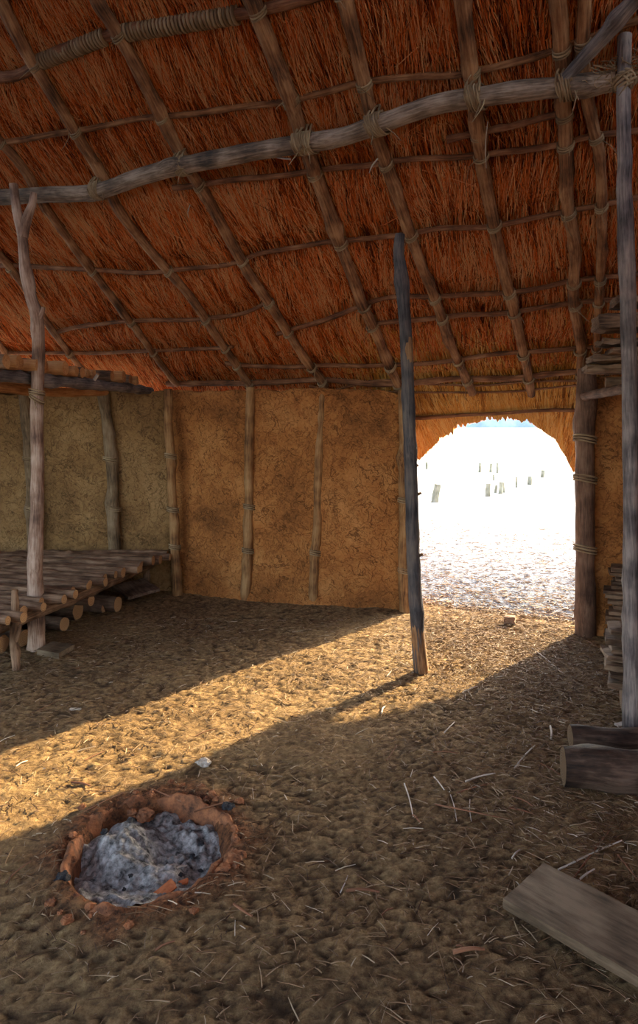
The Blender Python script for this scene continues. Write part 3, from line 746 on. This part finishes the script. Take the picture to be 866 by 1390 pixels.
for px, py, r, z, lab in wood:
    zc = r+.005 if z is None else z
    e = onz(px, py, zc); d = V((-1, random.uniform(.18, .32), random.uniform(-.01, .01))).normalized()
    L = random.uniform(.75, 1.0)
    L = min(L, (6.1-e.y)/max(.01, d.y))
    o = pole('firewood_log', [e, e+d*L*.5+V((0, 0, .006)), e+d*L], (r, r*1.03, r*1.05), [M['fire'], M['endg']], knots=2, endmat=1, rough=.08, seg=16, n=20)
    tag(o, lab, 'log', 'firewood logs under the bench')
# small support blocks below raised logs are hidden logs
for x, y in ((70, 838), (150, 805), (15, 862)):
    e = onz(x, y, .08)+V((-.3, .1, 0)); pole_ = pole('firewood_log', [e, e+V((-.8, .12, 0))], (.085, .09), [M['fire'], M['endg']], knots=2, endmat=1, rough=.08, seg=14, n=14)
    tag(pole_, {70: 'thick log under the raised logs behind the forked pole', 150: 'dark thick log deep under the far half of the bench', 15: 'dark thick log deep under the near left end of the bench'}[x], 'log', 'firewood logs under the bench')
# leaning slab and flat boards
p = [onz(152, 796, .10), onz(196, 787, .13), onz(215, 800, .10), onz(176, 813, .05)]
c = (p[0]+p[1]+p[2]+p[3])/4
o = box_mesh('wood_slab', c, (p[3]+p[2]-p[0]-p[1])/4, (p[1]+p[2]-p[0]-p[3])/4, V((0, 0, .014)), [M['fire']], jit=.008, sub=(6, 6, 2)); tag(o, 'reddish brown slab leaning on logs under the far end of the bench', 'slab')
p = [onz(50, 884, .02), onz(72, 875, .02), onz(101, 877, .02), onz(80, 892, .02)]
c = (p[0]+p[1]+p[2]+p[3])/4
o = box_mesh('flat_board', c, (p[3]+p[2]-p[0]-p[1])/4, (p[1]+p[2]-p[0]-p[3])/4, V((0, 0, .02)), [M['plank']], jit=.004); tag(o, 'short flat board lying on the earth beside the foot of the forked pole', 'board')

# ------------------------------------------------------------------ upper pole shelf on the left
SZ = 1.955
shelf = empty('pole_shelf', (-2.1, 5.4, 1.8)); tag(shelf, 'high shelf of poles above the bench, from the forked pole back to the wall', 'shelf')
s0 = V((-1.68, 6.20, 0)); s1 = V((-2.06, 4.30, 0))
ends = [0.0, .07, .15, .22, .31, .40, .47, .55, .63, .71, .79, .87, .95, 1.02]
for i, t in enumerate(ends):
    c = s0.lerp(s1, t); r = random.uniform(.034, .052)
    x = random.uniform(-.03, .10); d = V((-1, random.uniform(.06, .12), 0)).normalized(); st = c-d*x; en = c+d*1.6
    if en.y > 6.2: en.y = 6.15
    st.z = SZ+r; en.z = SZ+r+.02
    child_pole('shelf_slat', [st, st.lerp(en, .5)+V((0, 0, random.uniform(-.01, .02))), en], (r, r*1.05, r), [M['bench'] if i % 3 == 1 else M['orangelit'], M['orangelit']], shelf, knots=3, endmat=1, rough=.1, n=20, seg=11)
fb0 = V((-1.60, 6.28, SZ-.045)); fb1 = V((-2.13, 4.15, SZ-.045))
child_pole('shelf_rail', [fb0, fb0.lerp(fb1, .3)+V((.02, 0, .0)), fb0.lerp(fb1, .6)+V((-.02, 0, .01)), fb1], (.034, .042, .045, .042), [M['greypole'], M['endd']], shelf, knots=10, endmat=1, rough=.15, n=50)
child_pole('shelf_rail', [fb0+V((-.35, -.25, -.02)), fb0.lerp(fb1, .5)+V((-.30, 0, -.06)), fb1+V((-.25, 0, -.03))], (.035, .042, .042), [M['orangelit'], M['endg']], shelf, knots=6, endmat=1, rough=.12, n=40)
child_pole('shelf_rail', [fb0+V((-1.3, 0, 0)), fb1+V((-1.2, 0, 0))], (.04, .042), [M['bench'], M['endg']], shelf, knots=6, endmat=1, n=30)
child_pole('shelf_peg', [atY(122, 524, 5.35), atY(133, 508, 5.3)], (.016, .012), [M['twine'], M['endg']], shelf, endmat=1, n=6)

# ------------------------------------------------------------------ right side: boards on the shelf, stacked split boards
def ordinal(k): return [x.replace(' from the bottom', ' lowest') for x in ['lowest', 'second from the bottom', 'third from the bottom', 'fourth from the bottom', 'fifth from the bottom', 'sixth from the bottom', 'seventh from the bottom', 'eighth from the bottom', 'ninth from the bottom', 'tenth from the bottom', 'eleventh from the bottom', 'twelfth from the bottom', 'thirteenth from the bottom', 'fourteenth from the bottom', 'fifteenth from the bottom', 'sixteenth from the bottom']][k]
rail_y = 3.62
rail = empty('board_shelf', (1.9, 3.7, 1.8)); tag(rail, 'poles holding up the stacked boards at the upper right', 'shelf')
# six boards, lowest first: (left px x, centre py, thickness px, Y)
up = [(793, 502, 11, 3.95), (801, 488, 11, 3.9), (826, 478, 8, 3.75), (813, 466, 9, 3.85), (808, 440, 24, 3.8), (833, 411, 13, 3.75)]
prev = None
for k, (x, y, th, Y) in enumerate(up):
    a = atY(x, y, Y); T = th/F*Y/2
    d = V((math.cos(.1), -math.sin(.22), 0)).normalized(); L = .62
    c = a+d*L/2; c.z = a.z
    o = box_mesh('split_board', c, d*L/2, V((-d.y, d.x, 0))*.11, V((0, 0, T)), [M['slab']], jit=.012, sub=(12, 4, 3), seed=k*3.1, rnd=.25)
    tag(o, ordinal(k)+' of the boards stacked on the high shelf at the upper right' if k < 5 else 'topmost board stacked on the high shelf at the upper right', 'board', 'boards on the high right shelf')
for yy, zz in ((3.78, 1.845), (4.02, 1.85)):
    child_pole('shelf_rail', [V((1.75, yy+.02, zz-.0)), V((2.6, yy-.2, zz))], (.03, .03), [M['slab'], M['endd']], rail, knots=2, endmat=1)
child_pole('shelf_rail', [V((1.66, 3.30, 1.80)), V((1.95, 4.85, 1.80))], (.03, .032), [M['jamb'], M['endd']], rail, knots=3, endmat=1)

base = onz(824, 868); k = 0; z = .01; nst = 16
for k in range(nst):
    T = random.uniform(.010, .020); xx = random.uniform(-.05, .03)
    d = V((1, -.42+random.uniform(-.06, .06), 0)).normalized()
    st = V((base.x+xx-.0+.02*math.sin(k), base.y-.02, 0)); L = .55; c = st+d*L/2; c.z = z+T
    o = box_mesh('split_board', c, d*L/2+V((0, 0, random.uniform(-.004, .004))), V((-d.y, d.x, 0))*.09, V((0, 0, T)), [M['slab']], jit=.006, sub=(10, 3, 2), seed=k*2.3+40, rnd=.3)
    tag(o, (ordinal(k) if k < nst-1 else 'topmost')+' of the thin split boards piled against the right wall', 'board', 'thin split boards piled by the right wall')
    z += 2*T+.003
# shorter thick boards near the tall post foot, resting on a round billet
cb = V((1.60, 3.52, 0)); z = .17
o = pole('support_billet', [V((1.72, 3.62, .075)), V((2.3, 3.42, .075))], (.082, .085), [M['fire'], M['endd']], knots=2, endmat=1, seg=16); tag(o, 'round billet on the earth carrying the short boards behind the tall post', 'log')
for k in range(7):
    T = random.uniform(.014, .026); d = V((1, -.35+random.uniform(-.15, .15), 0)).normalized(); st = cb+V((random.uniform(-.04, .03)+.01*k*0, 0, 0)); L = .6
    c = st+d*L/2; c.z = z+T
    o = box_mesh('split_board', c, d*L/2, V((-d.y, d.x, 0))*.10, V((0, 0, T)), [M['slab']], jit=.010, sub=(10, 3, 2), seed=k*2.9+80, rnd=.3)
    tag(o, (ordinal(k) if k < 6 else 'topmost')+' of the short thick boards stacked behind the tall post foot', 'board', 'short boards behind the tall post'); z += 2*T+.010

# logs lower right
a0 = onz(764, 1040, .085)
o = pole('split_log', [a0, a0+V((.5, -.10, .0)), a0+V((1.1, -.2, 0))], (.078, .088, .092, .095), [M['darklog'], M['endd']], knots=4, endmat=1, rough=.12, seg=22, n=40)
tag(o, 'thick dark log lying at the right edge, in front of the thinner log', 'log')
a0 = onz(774, 1000, .06)
o = pole('split_log', [a0, a0+V((.5, -.07, 0)), a0+V((1.1, -.16, 0))], (.055, .062, .065), [M['darklog'], M['endd']], knots=3, endmat=1, rough=.12, seg=16, n=30, flat=1.1)
tag(o, 'thinner log lying behind the thick dark log at the right edge', 'log')
# plank lower right
h = .085
p0 = onz(683, 1220, h); p1 = onz(738, 1171, h); pr = onz(866, 1236, h)
dl = (pr-p1).normalized(); L = 1.1; dy = (p1-p0)
c = (p0+p1)/2+dl*L/2; 
pl = box_mesh('wooden_plank', c-V((0, 0, .016)), dl*L/2, dy/2, V((0, 0, .016)), [M['plank']], jit=.002, sub=(16, 5, 2), seed=5); tag(pl, 'wide grey plank lying raised off the earth at the lower right corner', 'plank')
cc = c+dl*.12; o = pole('support_billet', [V((cc.x, cc.y, .026))-dy*.35, V((cc.x, cc.y, .026))+dy*.35], (.026, .026), [M['fire'], M['endd']], endmat=1, knots=1, n=8); tag(o, 'short round stick propping up the grey plank from below', 'stick')
cc = c-dl*.3; o = pole('support_billet', [V((cc.x, cc.y, .026))-dy*.25, V((cc.x, cc.y, .026))+dy*.4], (.026, .026), [M['fire'], M['endd']], endmat=1, knots=1, n=8); tag(o, 'second stick under the grey plank, nearer its free end', 'stick')

# ------------------------------------------------------------------ fire pit
pit = empty('fire_pit', (PIT.x, PIT.y, 0)); tag(pit, 'round clay lined fire pit filled with grey ash', 'fire pit')
def bowl(r0, r1, nr, fn, name, mat, na=120):
    vs = []; fs = []
    for i in range(nr+1):
        r = r0+(r1-r0)*i/nr
        for j in range(na):
            th = 2*math.pi*j/na; x, y = r*math.cos(th), r*math.sin(th)/.93
            vs.append(V((x, y, fn(x, y, r, th))))
    for i in range(nr):
        for j in range(na):
            a = i*na+j; b = i*na+(j+1) % na; fs.append((a, b, b+na, a+na))
    o = mesh(name, vs, fs, M[mat], pit); return o
def rimr(th): return PR*(1+.04*math.sin(th*3+1)+.05*noise.noise(V((math.cos(th)*5, math.sin(th)*5, 3)))+.05*noise.noise(V((math.cos(th)*2, math.sin(th)*2, 0))))
def liner(x, y, r, th):
    R = rimr(th); gx = x+PIT.x; gy = y+PIT.y
    h = .024*max(0, .45+1.3*noise.noise(V((math.cos(th)*3.5, math.sin(th)*3.5, 8))))*math.exp(-((r-R)/.022)**2)+.008*noise.noise(V((x*40, y*40, 2)))+.006*noise.noise(V((x*22, y*22, 0)))+.008*noise.noise(V((x*9, y*9, 4)))
    h -= .18*smooth(R*.98, R*.78, r)
    if r > R: h -= .07*smooth(R*1.02, R*1.16, r)
    return h+.008
bowl(.02, PR*1.2, 60, liner, 'clay_lining', 'burnt')
def ash(x, y, r, th):
    h = -.058+.035*noise.noise(V((x*9, y*9, 1)))+.022*noise.noise(V((x*24, y*24, 2)))+.010*noise.noise(V((x*55, y*55, 2)))
    h += .10*math.exp(-(((x+.12)/.09)**2+((y-.05)/.11)**2))      # ash heap
    h += .045*math.exp(-(((x-.05)/.10)**2+((y+.10)/.07)**2))
    h += .05*smooth(.12, .30, -y)*smooth(.35, .1, abs(x+.05))
    return h
ao = bowl(0, PR*.94, 90, ash, 'ash_bed', 'ash'); ao['kind'] = 'stuff'
for k in range(9):
    th = random.uniform(0, 6.28); r = random.uniform(.08, .24); x, y = r*math.cos(th), r*math.sin(th)
    lump('charcoal_piece', V((PIT.x+x, PIT.y+y, ash(x, y, r, th)+.010)), random.uniform(.007, .014), 'char', None, k, .6, .9, 2)
    o = bpy.context.scene.collection.objects[-1]
    tag(o, 'small black charcoal piece in the grey ash of the fire pit', 'charcoal', 'charcoal in the fire pit')
def pitlump(px, py, r, mat, lab, cat='clay lump', z=.0, sq=.7, name='clay_lump', amp=.5):
    c = onz(px, py, z); o = lump(name, c+V((0, 0, r*.3)), r, mat, None, px*.37, sq, amp, 3, 1.8); tag(o, lab, cat); return o
pitlump(198, 1110, .036, 'burnt', 'orange clay lump at the far inside edge of the fire pit', z=-.03)
pitlump(179, 1105, .020, 'burnt', 'small pale clay lump left of the orange lump on the fire pit edge', z=-.02)
pitlump(204, 1082, .022, 'burnt', 'reddish clay lump just beyond the far rim of the fire pit')
pitlump(272, 1073, .026, 'burnt', 'orange clay clod behind the right part of the fire pit')
pitlump(292, 1088, .020, 'burnt', 'small clay clod at the upper right of the fire pit')
pitlump(310, 1100, .030, 'char', 'blackened lump on the right shoulder of the fire pit')
pitlump(318, 1172, .042, 'burnt', 'red burnt clay clod on the right rim of the fire pit')
pitlump(305, 1185, .030, 'burnt', 'lower red clay clod on the right rim of the fire pit')
pitlump(96, 1172, .022, 'burnt', 'pale orange clay clod on the left rim of the fire pit')
pitlump(84, 1195, .026, 'char', 'black charred clod outside the left rim of the fire pit')
pitlump(91, 1250, .018, 'burnt', 'small upright clay crumb on the earth left of the near rim', 'clay lump', .012)
pitlump(277, 1038, .034, 'paper', 'pale ash coloured stone on the sunlit earth behind the fire pit', 'stone', sq=.45, name='stone')
for k in range(26):
    th = random.uniform(0, 6.28); r = PR*random.uniform(1.0, 1.35); x, y = PIT.x+r*math.cos(th), PIT.y+r*math.sin(th)/.93
    rr_ = random.uniform(.008, .019); o = lump('clay_crumb', V((x, y, hgt(x, y)[0]+rr_*.35)), rr_, 'burnt', None, k*1.7, .7, .6, 2); tag(o, 'small burnt clay crumb on the earth around the fire pit rim', 'clay lump', 'clay crumbs round the fire pit')
# brick shard: wedge
sc = onz(225, 1216, -.05)
o = box_mesh('brick_shard', sc+V((0, 0, .012)), V((.030, .022, .012)), V((-.012, .018, .004)), V((-.004, -.006, .014)), [M['brick']], jit=.004, sub=(3, 2, 2)); tag(o, 'bright orange brick shard lying in the near side of the ash', 'brick')
sc = onz(247, 1203, -.06)
o = box_mesh('brick_shard', sc+V((0, 0, .012)), V((.020, .004, .004)), V((0, .008, .004)), V((0, -.002, .006)), [M['brick']], jit=.003, sub=(3, 2, 2)); tag(o, 'small orange shard right beside the bigger brick shard in the ash', 'brick')
# single stones
c = onz(692, 841, .03); o = box_mesh('stone_block', c, V((.04, -.01, 0)), V((.012, .03, 0)), V((0, 0, .030)), [M['stone']], jit=.006, sub=(4, 4, 4)); tag(o, 'small square brown block on the earth inside the doorway', 'stone')
c = onz(102, 963, .008); o = box_mesh('pale_scrap', c, V((.03, 0, 0)), V((0, .016, 0)), V((0, 0, .005)), [M['paper']], jit=.004); tag(o, 'small pale scrap on the dark earth left of the sunlit strip', 'scrap')
c = onz(843, 983, .01); o = box_mesh('pale_scrap', c, V((.03, .01, 0)), V((-.005, .015, 0)), V((0, 0, .006)), [M['paper']], jit=.005); tag(o, 'bright pale chip beside the foot of the tall post', 'scrap')

# ------------------------------------------------------------------ loose sticks on the earth
S = 'palestick'; Bn = 'brownstick'
sticks = [
 ((549, 1062), (561, 1106), .0045, S, 'pale thin stick pointing away from the camera, alone in the middle of the floor'),
 ((561, 1104), (571, 1116), .006, Bn, 'short brown twig at the near end of the lone pale stick'),
 ((590, 1089), (689, 1110), .005, Bn, 'long reddish stick lying across the floor right of centre'),
 ((632, 1062), (672, 1050), .006, S, 'pale stick just above the long reddish stick'),
 ((620, 1076), (673, 1060), .006, Bn, 'bent brown twig crossing under the pale stick right of centre'),
 ((603, 994), (617, 978), .005, S, 'short pale stick straight behind the centre of the floor, near the shadow edge'),
 ((525, 1031), (539, 1009), .004, Bn, 'thin twig left of the short pale sticks in mid floor'),
 ((587, 1020), (622, 1022), .004, Bn, 'thin level twig in mid floor right of the upright one'),
 ((630, 939), (651, 929), .005, S, 'pale stick right of the dark pole foot, at the edge of the sunlight'),
 ((518, 966), (523, 955), .006, S, 'tiny bright chip in the sunlight left of the dark pole foot'),
 ((698, 1041), (726, 1010), .005, S, 'pale slanting stick left of the thick dark log'),
 ((747, 985), (748, 1000), .008, S, 'short upright looking pale chip near the thinner log end'),
 ((758, 1176), (844, 1138), .0055, S, 'longest pale stick behind the grey plank, lying crosswise'),
 ((778, 1187), (828, 1124), .005, Bn, 'brown twig crossing the longest pale stick behind the plank'),
 ((783, 1190), (807, 1176), .0055, S, 'short pale stick touching the far edge of the grey plank'),
 ((839, 1159), (868, 1192), .005, Bn, 'brown twig at the right edge behind the grey plank'),
 ((470, 1206), (515, 1206), .008, Bn, 'thick dark twig lying level on the near floor, bottom centre'),
 ((615, 1296), (657, 1289), .010, Bn, 'thick reddish stick piece at the bottom, left of the grey plank'),
 ((620, 1281), (632, 1288), .005, Bn, 'short chip just behind the thick reddish stick piece'),
 ((462, 1204), (472, 1183), .003, S, 'fine pale straw leaning at the left end of the dark level twig'),
 ((690, 1095), (723, 1104), .006, Bn, 'dark twig below and right of the long reddish stick'),
 ((695, 1082), (723, 1094), .0045, Bn, 'thin twig right of the long reddish stick end'),
 ((638, 1082), (640, 1110), .003, S, 'fine pale straw crossing the long reddish stick'),
 ((589, 1052), (603, 1072), .004, S, 'short pale straw between the lone stick and the bent brown twig'),
 ((610, 1072), (620, 1110), .003, S, 'fine straw crossing the left part of the long reddish stick'),
 ((695, 1162), (706, 1151), .005, S, 'tiny pale chip left of the grey plank far corner'),
 ((734, 1035), (760, 1050), .005, Bn, 'tan twig reaching the end of the thick dark log'),
 ((518, 1236), (534, 1225), .004, Bn, 'short twig below the dark level twig'),
 ((22, 1039), (37, 1029), .004, S, 'short straw in the sunlight near the left edge'),
 ((115, 1031), (142, 1017), .004, Bn, 'thin twig in the middle of the sunlit strip, left half'),
 ((97, 1059), (123, 1063), .008, Bn, 'dark red twig in the sunlight above the fire pit'),
 ((265, 994), (295, 985), .004, Bn, 'thin twig in the right half of the sunlit strip'),
 ((7, 1196), (42, 1170), .004, Bn, 'twig on the dark earth left of the fire pit'),
 ((0, 1007), (20, 996), .003, S, 'fine straw at the left edge in the shade'),
 ((112, 1107), (170, 1078), .004, Bn, 'long twig lying along the far left rim of the fire pit'),
 ((317, 1230), (342, 1245), .007, Bn, 'dark twig on the earth right of the near rim of the pit'),
 ((210, 1287), (237, 1277), .005, Bn, 'twig at the bottom below the fire pit'),
 ((263, 1100), (318, 1087), .005, Bn, 'charred twig lying across the right shoulder of the pit'),
 ((205, 1072), (246, 1086), .005, Bn, 'brown twig on the far rim of the pit'),
 ((240, 1178), (254, 1175), .004, S, 'pale twig end in the ash at the right of the pit'),
 ((40, 968), (82, 950), .003, Bn, 'fine straw on the dark earth near the bench'),
 ((716, 872), (760, 905), .004, S, 'pale straw lying inside the doorway beyond the block'),
 ((626, 872), (652, 893), .004, S, 'pale straw lying right of the dark pole, inside the doorway'),
]
for (x0, y0), (x1, y1), r, mt_, lab in sticks:
    a = onz(x0, y0, .012); b = onz(x1, y1, .012)
    za = hgt(a.x, a.y)[0]; zb = hgt(b.x, b.y)[0]
    inpit = pitd((a.x+b.x)/2, (a.y+b.y)/2) < PR*.9
    if not inpit:
        zz = max(za, zb, hgt((a.x+b.x)/2, (a.y+b.y)/2)[0])
        a.z = max(za, zz-.01)+r; b.z = max(zb, zz-.01)+r
    else: a.z = b.z = -.03; a = onz(x0, y0, -.04); b = onz(x1, y1, -.04)
    m0 = a.lerp(b, .5)+V((random.uniform(-.006, .006), random.uniform(-.006, .006), .004))
    o = pole('twig' if mt_ == Bn else 'straw_stick', [a, m0, b], (r*.7, r*.65, r*.5), [M[mt_], M['endg']], seg=7, n=10, rough=.15)
    tag(o, lab, 'twig' if mt_ == Bn else 'stick')

# fine litter, nobody could count it
def litter(name, n, sampler, lab, tone_mu, rr=(.0008, .0026), LL=(.015, .09)):
    P0 = []; P1 = []; P2 = []; 
    while len(P0) < n:
        q = sampler()
        if q is None: continue
        x, y = q; th = random.uniform(0, math.pi); L = LL[0]+(LL[1]-LL[0])*random.random()**2.2
        dx, dy = math.cos(th)*L/2, math.sin(th)*L/2
        z = hgt(x, y, False)[0]+.002+random.random()*.006; t = random.uniform(-.004, .008)
        P0.append((x-dx, y-dy, z+t)); P1.append((x+random.uniform(-.003, .003), y, z+.003)); P2.append((x+dx, y+dy, z-t+.001))
    R = rng.uniform(rr[0], rr[1], n); tone = np.clip(rng.normal(tone_mu, .24, n), 0, 1)
    o = prisms(name, np.array(P0), np.array(P1), np.array(P2), R, 'litter', tone); tag(o, lab, 'straw litter', kind='stuff')
def samp_in():
    u = random.uniform(-3.0, 2.2); v = random.uniform(-4.2, .3); p = uv2w(u, v)
    dens = .10+1.0*math.exp(-(((p.x-1.4)/.65)**2+((p.y-4.5)/.8)**2))+.35*math.exp(-(((p.x-1.25)/.5)**2+((p.y-2.6)/.9)**2))
    if p.y > 6.0 or (p.y > 5.3 and p.x < .8) or p.x > 2.0 or random.random() > dens or pitd(p.x, p.y) < PR*1.05 or p.y < 1.2: return None
    return p.x, p.y
litter('straw_litter', 24000, samp_in, 'scattered straw bits and chips over the earth floor', .42)
def samp_out():
    v = .2+random.random()**1.6*5; u = random.uniform(-.6-v*.2, 1.9+v*.3); p = uv2w(u, v); return p.x, p.y
litter('straw_litter', 9000, samp_out, 'pale dry straw bits scattered on the ground outside the doorway', .36, (.0015, .004), (.02, .12))

# ------------------------------------------------------------------ outside: stumps, far hills
stumps = [ # px centre, base y, width px, height px, lean
 (590, 682, 10, 25, .14, 'widest leaning wooden stump outside, nearest the left side of the doorway'),
 (579, 637, 4, 10, 0, 'tiny far stump at the left edge of the doorway'),
 (651, 641, 4, 13, .02, 'far stump, leftmost of the three standing in a row at the back'),
 (666, 641, 4, 12, .03, 'far stump, middle of the three standing in a row at the back'),
 (675, 643, 4, 15, -.02, 'far stump, rightmost of the three standing in a row at the back'),
 (670, 653, 3, 9, 0, 'small stump between the back row and the front cluster'),
 (662, 674, 7, 18, .03, 'left thick stump of the front cluster of four outside'),
 (672, 670, 4, 12, .15, 'thin leaning stump, second of the front cluster of four'),
 (679, 671, 6, 17, .08, 'third stump of the front cluster of four outside'),
 (684, 669, 4, 14, -.12, 'rightmost slanting stump of the front cluster of four'),
 (701, 662, 3, 15, 0, 'slender stump standing alone right of the front cluster'),
 (719, 658, 6, 12, 0, 'squat dark stump right of the slender one'),
 (736, 648, 5, 10, .1, 'faint pale stump farthest right outside'),
]
for x, y, w, h_, ln, lab in stumps:
    b = onz(x, y); k = b.y/F; H = h_*k; r = w*k/2
    z0 = hgt(b.x, b.y, False)[0]
    o = pole('wooden_stump', [V((b.x, b.y, z0-.05)), V((b.x+ln*H*.5, b.y, H*.5)), V((b.x+ln*H, b.y, H))], (r*1.05, r, r*.95), [M['stump'], M['stump']], seg=12, n=8, rough=.1)
    tag(o, lab, 'stump', 'wooden stumps standing outside')
# low hazy hill at the horizon
vs = []; fs = []; n = 90
for i in range(n):
    x = -120+300*i/(n-1)
    for y, z in ((236, -.5), (238, 2.6+1.6*noise.noise(V((x*.05, 0, 0)))), (246, 5.2+2.6*noise.noise(V((x*.03, 5, 0)))), (256, 1.5)): vs.append((x, y+x*.05, z))
for i in range(n-1):
    for j in range(3): a = i*4+j; fs.append((a, a+4, a+5, a+1))
tag(mesh('hills', vs, fs, M['hill']), 'hazy blue wooded hills on the horizon', 'hills', kind='structure')

# ------------------------------------------------------------------ light
w = bpy.data.worlds.new('world'); scene.world = w; w.use_nodes = True; nt = w.node_tree; nt.nodes.clear()
SUN_EL = math.radians(19.3); SUN_AZ = math.radians(44)      # azimuth from +Y towards +X
bg = N(nt, 'ShaderNodeBackground'); ou = N(nt, 'ShaderNodeOutputWorld')
sky = N(nt, 'ShaderNodeTexSky', sky_type='NISHITA'); sky.sun_disc = False; sky.sun_elevation = SUN_EL; sky.sun_rotation = SUN_AZ; sky.dust_density = 2.0
hs = N(nt, 'ShaderNodeHueSaturation', i_Saturation=.7); nt.links.new(sky.outputs[0], hs.inputs['Color']); nt.links.new(hs.outputs[0], bg.inputs[0]); bg.inputs[1].default_value = .45
nt.links.new(bg.outputs[0], ou.inputs[0])
ld = bpy.data.lights.new('sun', 'SUN'); ld.energy = 8.5; ld.angle = math.radians(.6); ld.color = (1, .74, .38)
lo = bpy.data.objects.new('sun', ld); C.objects.link(lo)
sd = V((math.sin(SUN_AZ)*math.cos(SUN_EL), math.cos(SUN_AZ)*math.cos(SUN_EL), math.sin(SUN_EL)))
lo.rotation_euler = sd.to_track_quat('Z', 'Y').to_euler()
scene.view_settings.view_transform = 'Standard'; scene.view_settings.look = 'None'; scene.view_settings.gamma = 1
scene.view_settings.use_curve_mapping = False; scene.view_settings.exposure = 1.55
